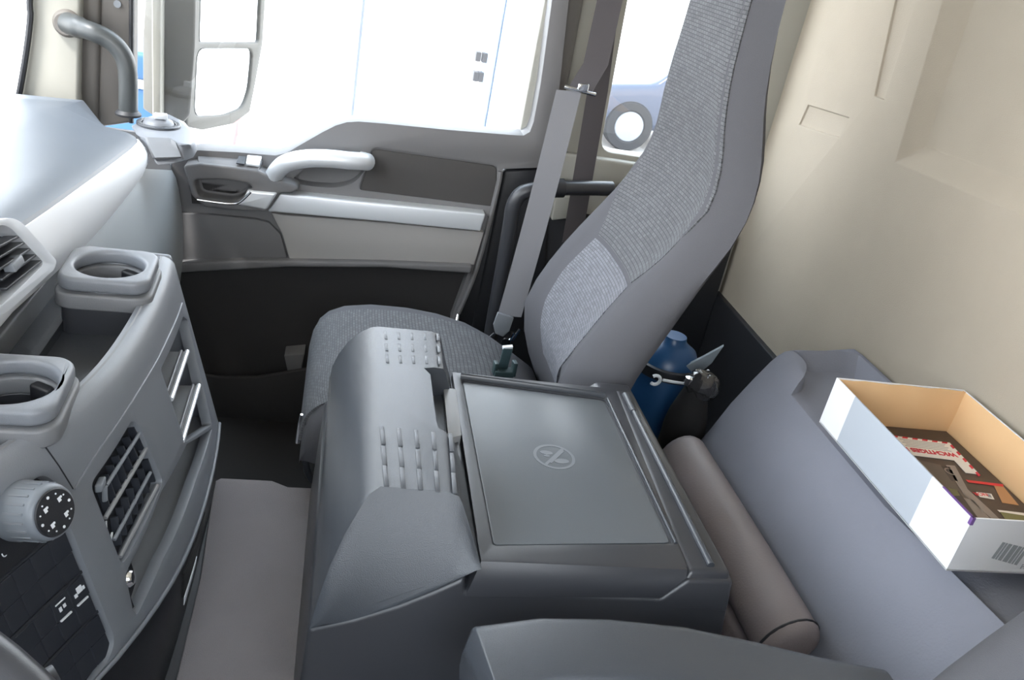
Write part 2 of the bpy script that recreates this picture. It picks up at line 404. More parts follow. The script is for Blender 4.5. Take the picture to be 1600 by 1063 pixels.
# light inserts
B('insert_panel', prism([D(x, y, 1.885) for x, y in ((424, 333), (440, 336), (600, 348), (756, 363), (741, 414), (600, 409.5), (453, 407), (441, 366))], (0, .02, 0)), m_doorin, door, bevel=.002)
B('front_insert', prism([D(x, y, 1.889) for x, y in ((284, 333), (330, 336), (400, 343), (420, 348), (438, 366), (450, 407), (380, 407), (282, 409))], (0, .02, 0)), m_door, door, bevel=.002)
B('lower_ridge', prism([D(x, y, 1.868) for x, y in ((262, 412), (380, 408), (453, 408), (600, 410.5), (738, 416), (735, 428), (600, 419), (450, 418), (262, 428))], (0, .05, 0)), m_door, door, bevel=.005)
B('trim_strip', prism([D(x, y, 1.868) for x, y in ((437, 303), (600, 319), (759, 335), (751, 362), (600, 347), (418, 331))], (0, .04, 0)), m_silver, door, bevel=.004, seg=3)
B('strip_end', prism([D(x, y, 1.850) for x, y in ((386, 298), (434, 302), (416, 329), (378, 322), (366, 319), (380, 313))], (0, .03, 0)), m_silver, door, bevel=.006, seg=4)
arm = prism([D(x, y, 1.855) for x, y in ((286, 260), (312, 256), (360, 261), (404, 267), (440, 284), (462, 290), (468, 296), (456, 302), (437, 303), (418, 331), (378, 330), (320, 324), (299, 306))], (0, .05, 0))
acut = prism(rounded([D(x, y, 1.845) for x, y in ((301, 284), (345, 283), (389, 290), (394, 297), (378, 313), (362, 319), (309, 312))], .012), (0, .052, 0))
B('armrest', cut(arm, [acut]), m_door, door, bevel=.006, seg=4)
B('grip_recess', prism([D(x, y, 1.897) for x, y in ((296, 278), (400, 284), (396, 325), (300, 318))], (0, .004, 0)), m_doorlo, door)
B('chrome_line', tube(spline([D(x, y, 1.852) for x, y in ((308, 312), (335, 316), (362, 318.5), (376, 315), (392, 300))], 5), .003, 8), m_chrome, door)
B('switch_plate', prism([D(309, 243, 1.898), D(411, 250, 1.898), D(404, 266, 1.858), D(310, 257, 1.858)], (0, 0, -.01)), m_door, door, bevel=.002)
B('window_switch', prism([D(386, 246, 1.89), D(409, 248, 1.89), D(405, 262, 1.865), D(384, 259, 1.865)], (0, 0, .006)), m_silver, door, bevel=.002)
B('switch_gap', prism([D(373, 245, 1.89), D(385, 246, 1.89), D(382, 258, 1.865), D(369, 256, 1.865)], (0, 0, .002)), m_black, door)
hp = spline([D(x, y, Y) for x, y, Y in ((424, 282, 1.885), (434, 266, 1.86), (450, 254, 1.845), (480, 248, 1.84), (515, 248, 1.84), (546, 251, 1.845), (564, 252, 1.855), (574, 253, 1.875))], 6)
B('pull_handle', tube(hp, [.019]*len(hp), 18, up=(0, 0, 1)), m_silver, door)
B('handle_cap', prism([D(x, y, 1.862) for x, y in ((562, 243), (574, 245), (571, 263), (560, 261))], (0, .04, 0)), m_silver, door, bevel=.004)
B('edge_trim', tube(spline([D(x, y, 1.896) for x, y in ((782, 268), (776, 300), (745, 418), (716, 490))], 4), .006, 8), m_door, door)
B('window_pane', prism([D(x, y, 1.93) for x, y in ((216, -600), (965, -560), (868, -60), (828, 225), (560, 200), (440, 255), (206, 255))], (0, .004, 0)), m_glass, door)

# ================================================================ DASHBOARD
dash = T('dashboard', 'pale grey curved dashboard under the windscreen with silver trim strip', 'dashboard', (-.5, .9, .4))
ET = [(-.12, -.45), (.2, -.45), (.40, -.45), (.60, -.335), (.8, -.335), (1.3, -.335), (1.5, -.337), (1.6, -.345), (1.68, -.362), (1.74, -.382)]
EZ = [(-.12, .600), (.90, .600), (.95, .599), (1.01, .592), (1.08, .585), (1.29, .565), (1.5, .545), (1.6, .532), (1.68, .514), (1.74, .498)]
LX = [(-.12, -.455), (.2, -.455), (.40, -.455), (.60, -.338), (.8, -.338), (1.3, -.336), (1.6, -.338), (1.68, -.346), (1.74, -.358)]
LZ = [(-.12, .515), (.86, .513), (.98, .507), (1.10, .494), (1.25, .479), (1.43, .473), (1.6, .471), (1.68, .468), (1.74, .462)]
ST = [-.12, .2, .38, .45, .52, .60, .75, .95, 1.1, 1.25, 1.38, 1.5, 1.6, 1.68, 1.74]
rows = []
for y in ST:
    ex, ez = smooth(ET, y), smooth(EZ, y)
    back = -1.02; k = max(0, (y-1.5)/.25)
    rows.append([V(p) for p in ((back, y, .515), (-.8, y, .548), (-.62, y, .566-.02*k), (min(-.47, ex-.09), y, .588-.035*k), (ex-.055, y, ez+.012), (ex-.02, y, ez+.008), (ex-.006, y, ez+.002), (ex-.003, y, ez-.004), (ex-.02, y, ez-.02), (ex-.05, y, ez-.04), (back, y, .42))])
pad_geo = loft(rows)
rows = []
for y in ST:
    ex, ez, lx, lz = smooth(ET, y), smooth(EZ, y), smooth(LX, y), smooth(LZ, y)
    rows.append([V((ex+(lx-ex)*t+.010*math.sin(math.pi*t)-.001, y, ez-.002+(lz-ez)*t)) for t in (0, .12, .3, .5, .7, .88, 1)])
def sheet_out(rows, thick, axis=V((1, 0, 0))):   # sheet whose thickness goes away from the given axis
    a = rows[1][1]-rows[0][0]; n = (rows[1][0]-rows[0][0]).cross(rows[0][1]-rows[0][0])
    return sheet(rows if n.dot(axis) < 0 else rows[::-1], thick)
def sheet_in(rows, thick, axis=V((1, 0, 0))):
    g = sheet(rows, thick)
    k = len(rows)*len(rows[0]); mid = k//2
    if (g[0][mid]-g[0][mid+k]).dot(axis) < 0: g = sheet(rows[::-1], thick)
    return g
strip_geo = sheet_in(rows, .012)
rows = []
for y in [1.182, 1.25, 1.32, 1.4, 1.5, 1.58, 1.66, 1.72, 1.76, 1.80, 1.835, 1.868]:
    lx, lz = smooth(LX, min(y, 1.7)), smooth(LZ, min(y, 1.7))
    if y > 1.66: lz = lz + (.405-lz)*(y-1.66)/.208; lx = lx+(-.325-lx)*(y-1.66)/.208
    r = []
    for t in (0, .04, .1, .2, .35, .5, .65, .8, 1):
        z = lz-.004+(.02-lz)*t
        r.append(V((lx-.012+.026*math.sin(math.pi*min(1, t*1.15))**.6, y, z)))
    rows.append(r)
B('lower_panel', sheet_in(rows, .012), m_panel, dash)
B('end_panel', prism([(-.34, 1.872, .41), (-.335, 1.872, .02), (-1.0, 1.872, .02), (-1.0, 1.872, .47), (-.4, 1.872, .47)], (0, .012, 0)), m_dashlo, dash)
# pod at the passenger end with its round vent
pod = [at(x, y, 'z', .515) for x, y in ((212, 210), (204, 196), (228, 184), (262, 178), (284, 189), (299, 203), (304, 216), (297, 226), (278, 224), (264, 216), (228, 214))]
low = [at(x, y, 'z', .483) for x, y in ((236, 240), (215, 215), (228, 200), (262, 190), (295, 200), (306, 218), (308, 238), (303, 247), (290, 253), (270, 257), (244, 259))]
mid_ = [a*.35+b*.65+V((0, 0, .003)) for a, b in zip(low, pod)]
B('corner_pod', loft([low, mid_, pod]), m_dash, dash, bevel=.006, seg=4)
pc = at(248, 193, 'z', .518)
vr = B('round_vent', join(washer(pc-V((0, 0, .008)), .031, .041, (0, 0, 1), .010)), m_char, dash, bevel=.002)
dome = lathe(pc-V((0, 0, .012)), [(.031, 0), (.030, .010), (.026, .018), (.016, .023), (.002, .025)], (0, 0, 1), 32)
B('vent_ball', dome, m_dash, vr)
B('vent_tab', obox(pc+V((.006, -.012, .018)), (1, .3, 0), (-.3, 1, 0), (0, 0, 1), .012, .004, .006), m_silver, vr, bevel=.002)
bl_ = lambda i, v: pod[i]+(low[i]-pod[i])*v
off_ = V((.0035, -.0035, .0015))
prow = [[bl_(10, v)+(bl_(0, v)-bl_(10, v))*.15+off_, bl_(10, v)+off_, bl_(9, v)+off_, bl_(9, v)*.4+bl_(8, v)*.6+off_] for v in (.06, .3, .55, .78)]
B('corner_plate', sheet_in(prow, .004, V((.7, -.7, 0))), m_dashlo, dash)
# air vent in the trim strip
vp, vn = V((-.311, 1.07, .52)), V((1, 0, .15)).normalized()
O = lambda x, y, k=0.0: on(x, y, vp+vn*k, vn)
vo = rounded([O(x, y) for x, y in ((-46, 366), (-36, 350), (18, 340), (34, 347), (89, 408), (85, 421), (14, 486), (-30, 510), (-44, 500))], .012)
vi = rounded([O(x, y, .01) for x, y in ((-36, 372), (-28, 362), (22, 351), (34, 357), (82, 409), (80, 416), (17, 479), (-34, 470))], .008)
hole_ = prism(vi, -vn*.050)
B('top_pad', pad_geo, m_pad, dash)
B('trim_strip', cut(strip_geo, [hole_]), m_strip, dash)
av = B('air_vent', cut(prism(vo, -vn*.030), [prism(vi, -vn*.034)]), m_silver, dash, bevel=.003)
B('vent_well', prism([O(x, y, -.0205) for x, y in ((-40, 360), (34, 350), (86, 409), (16, 484), (-38, 478))], -vn*.003), m_black, av)
for k in range(6):
    t = (k+.6)/6
    a, b = V((-32+40*t, 385+88*t, 0)), V((28+50*t, 357+55*t, 0))
    pa, pb = O(a.x, a.y, -.008), O(b.x, b.y, -.008)
    d = (pb-pa)
    B('slat', obox((pa+pb)/2, d, vn.cross(d), vn, d.length/2, .0016, .0075), m_charsm, av, bevel=.001, seg=2)
tp = O(21, 412, -.002)
B('vent_tab', obox(tp, (0, 1, 0), vn, (-.3, 0, 1), .014, .006, .005), m_grey, av, bevel=.002)

# ================================================================ CONTROL CONSOLE (middle of the dash, facing the driver)
con = T('control_console', 'grey curved control console with cup holders, vents and switch panel', 'console', (-.25, .85, TUN))
GT = [(.35, -.385), (.45, -.345), (.55, -.305), (.671, -.259), (.713, -.241), (.802, -.215), (.88, -.2025), (.994, -.198), (1.10, -.201), (1.165, -.207)]
g = lambda y: smooth(GT, y)
KZ = .262
NF = V((1, 0, KZ)).normalized()
def fs(y, z): return V((g(y)+KZ*(.5-z), y, z))
def hit(px, py, off=0.0):
    r = ray(px, py); f = lambda t: (CAM.x+r.x*t-off*NF.x)-(g(CAM.y+r.y*t)+KZ*(.5-(CAM.z+r.z*t-off*NF.z)))
    lo, hi = .3, 2.2
    t = lo
    while t < hi and f(t)*f(lo) > 0: t += .02
    lo = t-.02; hi = t
    for _ in range(40):
        m = (lo+hi)/2
        if f(m)*f(lo) > 0: lo = m
        else: hi = m
    return CAM+r*lo
YS_ = [.40+(1.165-.40)*i/30 for i in range(31)]
rows = []
for y in YS_:
    r = []
    base = fs(y, .5)
    r += [base+V((-.022, 0, .002)), base+V((-.012, 0, .003)), base+V((-.005, 0, .0005))]
    for k in range(13):
        z = .494-(.494-.238)*k/12; r.append(fs(y, z))
    rows.append(r)
fas = sheet_in(rows, .014)
def opening(pp, depth, r=.008, up=.03):
    poly = rounded([hit(*p) for p in pp], r)
    return prism([p+NF*up for p in poly], -NF*(up+depth))
opA = opening(((286, 494), (293, 500), (331, 664), (289, 691), (251, 577)), .05, .006)
opB = opening(((206, 656), (217, 664), (255, 752), (191, 885), (141, 757)), .05, .010)
opC = opening(((331, 670), (305, 753), (255, 873), (214, 962), (208, 955), (196, 897), (252, 768), (292, 694)), .05, .004)
opD = opening(((66, 741), (86, 752), (116, 838), (180, 998), (172, 1030), (100, 1130), (-120, 1130), (-120, 870)), .05, .012)
B('fascia', cut(fas, [opA, opB, opC, opD]), m_dash, con, bevel=.002, seg=2, ang=50, sharp=45)
cb_ = [hit(x, y)+NF*.0004 for x, y in ((284, 474), (276, 497), (262, 528), (244, 565), (220, 605), (190, 652), (160, 695), (138, 728), (116, 764))]
B('fascia_bead', tube(spline(cb_, 4), .0013, 8), m_dash, con)
B('panel_joint', tube([hit(x, y) for x, y in ((61, 692), (72, 700), (92, 728), (114, 764))], .0008, 6), m_black, con)
# tray on top
trim = [V((g(y)-.014, y, .497)) for y in YS_]
B('tray_floor', prism([V((-.345, .40, .452))]+[V((g(y)-.012, y, .452)) for y in YS_]+[V((-.345, 1.165, .452))], (0, 0, .004)), m_char, con)
B('tray_wall', sheet([[V((g(y)-.013, y, .502)), V((g(y)-.018, y, .49)), V((g(y)-.022, y, .455))] for y in YS_], .004), m_dashlo, con)
B('tray_back', box(-.356, -.344, .55, 1.165, .44, .487), m_dashlo, con, bevel=.003)
B('tray_end', prism([V((-.322, 1.165, .503)), V((g(1.165)-.004, 1.165, .503)), fs(1.165, .48)+V((-.004, 0, 0)), fs(1.165, .24)-V((.004, 0, 0)), V((-.322, 1.165, .12))], (0, .012, 0)), m_dash, con, bevel=.005)
B('near_tray_panel', prism([V((-.332, .40, .485))]+[V((g(.40+.3*i/8)-.014, .40+.3*i/8, .49)) for i in range(9)]+[V((-.332, .70, .49))], (0, 0, .01)), m_dash, con, bevel=.003)
def cup(c, hx=.052, name='cup_holder'):
    c = V(c); ux, uy = V((1, .05, 0)), V((-.05, 1, 0))
    top = prism(round_poly(c, hx, .053, .022, ux, uy), (0, 0, .018))
    hole = lathe(c-V((0, 0, .06)), [(.040, 0), (.040, .12)], (0, 0, 1), 40)
    o = B(name, cut(top, [hole]), m_dash, con, bevel=.005, seg=3, ang=50)
    base = cut(prism(round_poly(c-V((0, 0, .022)), hx+.003, .056, .022, ux, uy), (0, 0, .020)), [hole])
    B('collar', base, m_dashlo, o, bevel=.003, ang=50)
    well = cut(prism(round_poly(c-V((0, 0, .075)), hx-.003, .050, .016, ux, uy), (0, 0, .054)), [lathe(c-V((0, 0, .062)), [(.0405, 0), (.0405, .1)], (0, 0, 1), 40)])
    B('holder_body', well, m_charsm, o, bevel=.002, ang=50)
    for a in (60, 180, 300):
        d = V((math.cos(math.radians(a)), math.sin(math.radians(a)), 0))
        B('grip_tongue', obox(c+d*.035-V((0, 0, .016)), d, d.cross(V((0, 0, 1))), (0, 0, 1), .006, .012, .012), m_black, o, bevel=.003)
    return o
cup((-.262, 1.058, .513)); cup((-.279, .765, .513), .048)
# storage bay with two shelves
B('bay_back', box(-.315, -.305, .70, 1.165, .24, .47), m_char, con)
def shelf(name, a, b, lip=True):
    pa, pb = hit(*a), hit(*b); d = (pb-pa)
    pl = [pa-NF*.004, pb-NF*.004, pb+V((-.11, 0, -.012)), pa+V((-.11, 0, -.012))]
    o = B(name, prism(pl, (0, 0, -.004)), m_dashlo, con)
    B('shelf_lip', tube([pa-NF*.002, pb-NF*.002], .0032, 8), m_silver, o)
    B('shelf_rim', tube([pa-NF*.010+V((0, 0, .002)), pb-NF*.010+V((0, 0, .002))], .002, 8), m_dashlo, o)
shelf('bay_shelf', (295, 549), (270, 624)); shelf('bay_shelf', (313, 602), (287, 690))
B('bay_divider', prism([hit(250, 577)-NF*.012, hit(291, 692)-NF*.012, hit(291, 692)-NF*.11, hit(250, 577)-NF*.11], (0, -.004, 0)), m_dashlo, con)
# long lower tray
lipA, lipB = hit(333, 672), hit(207, 1000)
tr = [fs(y, .252)-V((.008, 0, 0)) for y in [.62+.53*i/12 for i in range(13)]]
B('lower_tray', prism(tr+[V((-.30, 1.15, .252)), V((-.30, .62, .252))], (0, 0, .004)), m_dashlo, con)
B('tray_lip', tube([fs(y, .240)+V((.002, 0, 0)) for y in [.55+.61*i/16 for i in range(17)]], .0032, 10, flat=.8), m_dash, con)
B('tray_rim', tube([fs(y, .253)+V((-.004, 0, 0)) for y in [.73+.42*i/16 for i in range(17)]], .0022, 8), m_dashlo, con)
B('tray_liner', box(-.305, -.298, .60, 1.16, .24, .36), m_char, con)
sk = hit(204, 903)
so = B('power_socket', prism(rounded([hit(x, y)-NF*.006 for x, y in ((197, 893), (212, 872), (222, 905), (208, 950))], .004), -NF*.01), m_black, con)
B('socket_lid', lathe(hit(206, 903)-NF*.005, [(.010, 0), (.010, .003), (.007, .007), (.001, .008)], NF, 24), m_chrome, so)
# centre vent panel
vpn = B('centre_vent', prism([hit(x, y)-NF*.012 for x, y in ((200, 650), (220, 660), (260, 752), (191, 892), (135, 757))], -NF*.006), m_black, con)
for a, b, r_, mm in (((223, 676), (171, 758), .0022, m_grey), ((235, 697), (169, 809), .0026, m_latch), ((239, 738), (183, 843), .0022, m_grey), ((250, 758), (192, 870), .0026, m_latch)):
    B('slat', tube([hit(*a)-NF*.003, hit(*b)-NF*.003], r_, 8), mm, vpn)
for k in range(7):
    t = k/6
    a = V((211+40*0, 668, 0))
    pa = V((214-46*t, 662+90*t, 0)); pb = V((236-52*t, 706+98*t, 0))
    B('louvre', obox((hit(pa.x, pa.y)+hit(pb.x, pb.y))/2-NF*.009, hit(pb.x, pb.y)-hit(pa.x, pa.y), (0, 1, 0), NF, .018, .0012, .004), m_switch, vpn)
    pa = V((238-46*t, 716+90*t, 0)); pb = V((250-52*t, 752+98*t, 0))
    B('louvre', obox((hit(pa.x, pa.y)+hit(pb.x, pb.y))/2-NF*.009, hit(pb.x, pb.y)-hit(pa.x, pa.y), (0, 1, 0), NF, .016, .0012, .004), m_switch, vpn)
vw = hit(160, 757)
B('vent_wheel', join(obox(vw-NF*.002, (0, 1, 0), NF, (0, 0, 1), .008, .004, .005), obox(hit(170, 771)-NF*.004, (0, 1, 0), NF, (0, 0, 1), .002, .003, .010)), m_grey, vpn, bevel=.002)
B('vent_mark', join(obox(hit(177, 822)-NF*.008, (0, 1, 0), NF, (0, 0, 1), .004, .0008, .005), obox(hit(183, 838)-NF*.006, (0, 1, .3), NF, (0, 0, 1), .004, .001, .002)), m_white, vpn)
# switch panel
swp = B('switch_panel', prism([fs(y, .49)-NF*.008 for y in (.40, .50, .60, .70, .76)]+[fs(y, .22)-NF*.008 for y in (.76, .70, .60, .50, .40)], -NF*.006), m_black, con)
def cap(y0, y1, z0, z1, lift=.004, deep=.006):
    q = [fs(y0, z0), fs(y1, z0), fs(y1, z1), fs(y0, z1)]
    return prism([p-NF*(.008-lift) for p in q], -NF*deep)
for r, (z1, z0) in enumerate(((.4035, .352), (.348, .300), (.296, .246))):
    for c in range(12):
        y1 = .7085-.021*c; zm = (z0+z1)/2
        if r == 2 and c < 0: continue
        s_ = B('rocker_switch', join(cap(y1-.0203, y1, zm+.0004, z1), cap(y1-.0203, y1, z0, zm-.0004, .0033)), m_switch, swp, bevel=.0008, seg=2, sharp=12)
        if r == 1 and c < 2:
            B('indicator_bar', cap(y1-.017, y1-.004, .3222, .3242, .0048, .0015), m_white, s_)
            yc = y1-.0105
            if c == 0: ic = join(cap(yc-.002, yc+.004, .334, .341, .0046, .001), cap(yc-.006, yc-.003, .332, .336, .0046, .001), cap(yc+.005, yc+.007, .334, .338, .0046, .001))
            else: ic = join(cap(yc-.006, yc+.006, .341, .3425, .0046, .001), cap(yc-.004, yc-.001, .332, .337, .0046, .001), cap(yc+.001, yc+.004, .333, .337, .0046, .001))
            B('switch_symbol', ic, m_white, s_)
B('panel_divider', join(cap(.42, .712, .4045, .4065, .002, .004), cap(.42, .712, .3485, .3515, .0025, .004), cap(.42, .712, .2965, .2995, .0025, .004)), m_charsm, swp)
kf = hit(84, 800, .036)
NK = V((.85, -.42, .33)).normalized()
kf = hit(40, 804, 0)+NK*.036; kf = at(85, 801, 'x', kf.x)
kb = kf-NK*.036
kn = B('fan_knob', lathe(kb-NK*.006, [(.0275, 0), (.0275, .008), (.0265, .012), (.0255, .036), (.0235, .041), (.0215, .042)], NK, 48), m_knob, con, sharp=50)
B('knob_face', lathe(kf+NK*.0005, [(.0215, 0), (.0205, .0012), (.001, .0014)], NK, 40), m_black, kn)
ku = (V((0, 1, 0))-NK*NK.y).normalized(); kv = NK.cross(ku)
if kv.z < 0: kv = -kv
marks = []
for k in range(12):
    a = 2*math.pi*k/12
    d = ku*math.cos(a)+kv*math.sin(a)
    marks.append(disc(kf+NK*.0018+d*.0165, .0008 if k % 3 else .0014, NK, .0004, 10))
for k in range(4):
    a = 2*math.pi*(k+.45)/4; d = ku*math.cos(a)+kv*math.sin(a); c0 = kf+NK*.0018+d*.0115
    marks += [obox(c0, ku, kv, NK, .0016, .0022, .0003), disc(c0+ku*.0024+kv*.0012, .0012, NK, .0004, 10)]
B('dial_marks', join(*marks), m_white, kn)
grooves = []
for k in range(20):
    a = 2*math.pi*k/20; d = ku*math.cos(a)+kv*math.sin(a)
    grooves.append(obox(kb+NK*.017+d*.0262, NK, NK.cross(d), d, .011, .0009, .0006))
B('knob_grip', join(*grooves), m_grey, kn)
def mk(px, py, kind):
    c0 = hit(px, py)-NF*.0072; u = V((0, 1, 0)); v = NF.cross(u)
    v = v if v.z > 0 else -v
    if kind == 0: return join(*[obox(c0, u*math.cos(a)+v*math.sin(a), u*-math.sin(a)+v*math.cos(a), NF, .0045, .0005, .0003) for a in (0, 1.05, 2.1)])
    if kind == 1: return join(obox(c0+v*.003, u, v, NF, .0042, .0005, .0003), obox(c0-v*.003, u, v, NF, .0042, .0005, .0003), obox(c0+u*.004, v, u, NF, .003, .0005, .0003), obox(c0-u*.004, v, u, NF, .003, .0005, .0003), obox(c0, u, v, NF, .003, .0004, .0003))
    return tube([c0+u*(.005*math.cos(a))+v*(.005*math.sin(a)) for a in [math.pi*(.95+.95*i/10) for i in range(11)]], .0006, 6)
B('climate_symbols', join(mk(2, 817, 0), mk(8, 840, 1), mk(20, 859, 2), mk(-4, 878, 2)), m_white, swp)
# dark skirt under the console
rows = []
for i in range(18):
    y = .42+.745*i/17; a = fs(y, .238)
    rows.append([a+V((-.006, 0, 0)), V((a.x*.8-.139*.2, y, .21)), V((a.x*.35-.139*.65, y, .165)), V((a.x*.2-.139*.8, y, .12))])
B('skirt', sheet_in(rows, .01), m_black, con)
B('skirt_recess', sheet_in([[V((fs(y, .238).x*.85-.139*.15+.002, y, .214)), V((fs(y, .238).x*.5-.139*.5+.002, y, .175))] for y in (.86, .90, .94, .98)], .003), m_deep, con)
a = fs(.90, .238)
B('white_strip', sheet_in([[V((fs(y, .238).x*.5-.139*.5+.003, y, .172)), V((fs(y, .238).x*.35-.139*.65+.003, y, .158))] for y in (.865, .89, .915, .94)], .001), m_white, con)  # narrow white strip low on the skirt

# ================================================================ GRAB HANDLE, EXTERIOR MIRROR
gh = T('grab_bar', 'grey curved grab handle reaching from the windscreen pillar to the dashboard corner', 'handle', at(201, 190, 'y', 1.80))
gp = spline([at(x, y, 'y', Y) for x, y, Y in ((106, 36, 1.845), (122, 42, 1.82), (145, 50, 1.80), (170, 62, 1.80), (188, 80, 1.80), (198, 102, 1.80), (200.5, 130, 1.80), (200.5, 150, 1.80), (200.5, 178, 1.80))], 6)
B('grip', tube(gp, [.020 if i < 8 else .0175 for i in range(len(gp))], 18), m_bar, gh)
B('mounting_foot', lathe(at(106, 36, 'y', 1.862), [(.026, 0), (.026, .006), (.023, .012), (.020, .016)], (0, -1, 0), 28), m_pildk, gh)
B('handle_socket', lathe(at(200.5, 180, 'y', 1.80), [(.024, 0), (.024, .004), (.018, .010)], (0, 0, 1), 24), m_black, gh)

YM = 2.25
mp, mn = at(310, 100, 'y', YM), V((.93, -.37, .06)).normalized()   # glass faces the rear of the lorry
MP = lambda x, y, k=0.0: on(x, y, mp+mn*k, mn)
mir = T('side_mirror', 'tall grey exterior mirror outside the passenger door window', 'mirror', at(275, 190, 'y', YM))
mo = [MP(x, y) for x, y in ((318, -250), (440, -250), (420, -70), (411, 70), (400, 130), (391, 176), (366, 194), (318, 204), (292, 198), (294, 70))]
mh = loft([[p-mn*.13+(MP(340, 80)-p)*.12 for p in mo], [p-mn*.08+(MP(340, 80)-p)*.03 for p in mo], mo])
g1 = ((330, -235), (430, -235), (411, -60), (405, 66), (312, 66), (316, -60)); g2 = ((309, 76), (397, 76), (391, 140), (381, 168), (352, 180), (304, 182))
c1 = prism(rounded([MP(x, y, .001) for x, y in g1], .012), -mn*.012); c2 = prism(rounded([MP(x, y, .001) for x, y in g2], .03), -mn*.012)
B('housing', cut(mh, [c1, c2]), m_mirh, mir, bevel=.008, ang=45)
B('main_glass', prism(rounded([MP(x, y, -.006) for x, y in g1], .012), -mn*.003), m_mirror, mir)
B('wide_angle_glass', prism(rounded([MP(x, y, -.006) for x, y in g2], .03), -mn*.003), m_mirror, mir)
B('arm_cover', prism([at(x, y, 'y', 2.12) for x, y in ((244, -250), (260, -250), (252, -70), (251, 186), (238, 196), (236, -70))], (0, .05, 0)), m_pillar, mir, bevel=.004)
B('inner_shell', prism([at(x, y, 'y', 2.16) for x, y in ((259, -250), (322, -250), (308, -70), (306, 70), (298, 180), (284, 196), (250, 188), (251, -70))], (-.02, .10, 0)), m_mirh, mir, bevel=.008)

# ================================================================ PASSENGER SEAT
seat = T('passenger_seat', 'dark grey fabric passenger seat with tall backrest beside the door', 'seat', (.2, 1.37, -.2))
SY = 1.375
FT = [(.10, .475), (.15, .452), (.20, .425), (.27, .398), (.33, .388), (.42, .420), (.50, .465), (.58, .515), (.66, .552), (.72, .558), (.78, .551), (.84, .547), (.9, .547), (1.0, .549), (1.1, .555), (1.2, .57)]
BT = [(.10, .52), (.20, .515), (.30, .50), (.38, .512), (.46, .538), (.56, .573), (.63, .604), (.70, .620), (.76, .620), (.81, .612), (.87, .604), (.97, .598), (1.1, .60), (1.2, .605)]
WT = [(.10, .17), (.18, .20), (.30, .212), (.45, .217), (.60, .212), (.68, .20), (.75, .183), (.81, .163), (.88, .147), (.97, .137), (1.1, .128), (1.2, .115)]
CT = [(.10, .01), (.2, .02), (.35, .030), (.6, .030), (.75, .016), (.85, .006), (1.2, .004)]
def sfront(u, z):
    f, wd, c = smooth(FT, z), smooth(WT, z), smooth(CT, z); a = abs(u)
    x = f + c*(1-min(1, (a/.78)**3)) if a < .78 else f
    if a > .72: x += .045*((a-.72)/.28)**2.2
    return V((x, SY+u*wd, z))
def sring(z):
    wd, bx = smooth(WT, z), smooth(BT, z)
    r = [sfront(-1+2*i/18, z) for i in range(19)]
    xe = r[0].x
    for u, k in ((1.03, .5), (.99, .85), (.88, 1.0), (.6, 1.12), (0, 1.18), (-.6, 1.12), (-.88, 1.0), (-.99, .85), (-1.03, .5)):
        r.append(V((xe+(bx-xe)*k if k <= 1 else bx+(k-1)*.12, SY+u*wd, z)))
    return r
zs = [.10, .13, .17, .22, .27, .33, .38, .42, .46, .50, .54, .58, .62, .66, .69, .72, .75, .78, .81, .84, .88, .93, .98, 1.04, 1.1, 1.15, 1.19]
B('backrest', loft([sring(z) for z in zs]), m_fab, seat, sharp=60)
def spanel(name, z0, z1, hw, mat, lift, n=22, m=16):
    rows = []
    for i in range(n+1):
        z = z0+(z1-z0)*i/n; h = hw(z)
        rows.append([sfront(-h+2*h*j/m, z)+V((-lift, 0, 0)) for j in range(m+1)])
    g0 = sheet(rows, .004)
    k = len(rows)*len(rows[0])
    if g0[0][0].x-g0[0][k].x > 0: g0 = sheet(rows[::-1], .004)
    rr = rows if g0[0][0] == rows[0][0] else rows[::-1]
    return B(name, g0, mat, seat, sharp=60, uv=[(p.y, p.z) for r in rr for p in r])
spanel('back_panel', .505, 1.18, lambda z: lerp([(.505, .52), (.58, .74), (.66, .84), (1.2, .86)], z), m_weave, .0014)
spanel('back_inset', .27, .498, lambda z: lerp([(.27, .30), (.36, .52), (.42, .56), (.498, .52)], z), m_weave2, .0014)
# cushion
XT = [(-.014, .20), (-.011, .232), (-.004, .252), (.012, .270), (.04, .284), (.09, .293), (.16, .294), (.22, .288), (.28, .274), (.33, .252), (.38, .222), (.43, .19)]
def ctop(u, x):
    z = smooth(XT, x); a = abs(u); return V((x, SY+u*.205, z+.004-.030*a**6-.006*(1-a)))
rings = []
for x, _ in XT:
    r = [ctop(-1+2*i/16, x) for i in range(17)]
    zb = .165 if x > 0 else .17
    r += [V((x, SY+u*.205, z)) for u, z in ((1.02, (r[-1].z+zb)/2), (.97, zb), (.5, zb-.005), (-.5, zb-.005), (-.97, zb), (-1.02, (r[0].z+zb)/2))]
    rings.append(r)
B('seat_cushion', loft(rings), m_fab, seat, sharp=60)
rows = []
for i in range(26):
    t = i/25; x = -.0139+.36*t**1.8
    rows.append([ctop(-.86+1.5*j/14, x)+V((-.004*(1-t)**4-.001, 0, .0025)) for j in range(15)])
fr = [r[0] for r in rows]
front = [[V((-.0165+.004*abs((j-7)/7)**3, rows[0][j].y, z)) for j in range(15)] for z in (.192,)]
g0 = sheet(front+rows, .005)
if g0[0][15*12+7].z < g0[0][15*12+7+len(g0[0])//2].z: g0 = sheet((front+rows)[::-1], .005)
cr = front+rows
if g0[0][0] != cr[0][0]: cr = cr[::-1]
B('cushion_panel', g0, m_weave, seat, sharp=60, uv=[(p.y, p.x-(.3-p.z)) for r in cr for p in r])
B('seat_base', join(box(.03, .44, 1.215, 1.54, .02, .165), box(.06, .42, 1.23, 1.53, -.2, .03)), m_black, seat, bevel=.012)
hb = spline([at(x, y, 'y', 1.20) for x, y in ((481, 660), (477, 700), (480, 735), (490, 752), (504, 753), (512, 735), (512, 700))], 6)
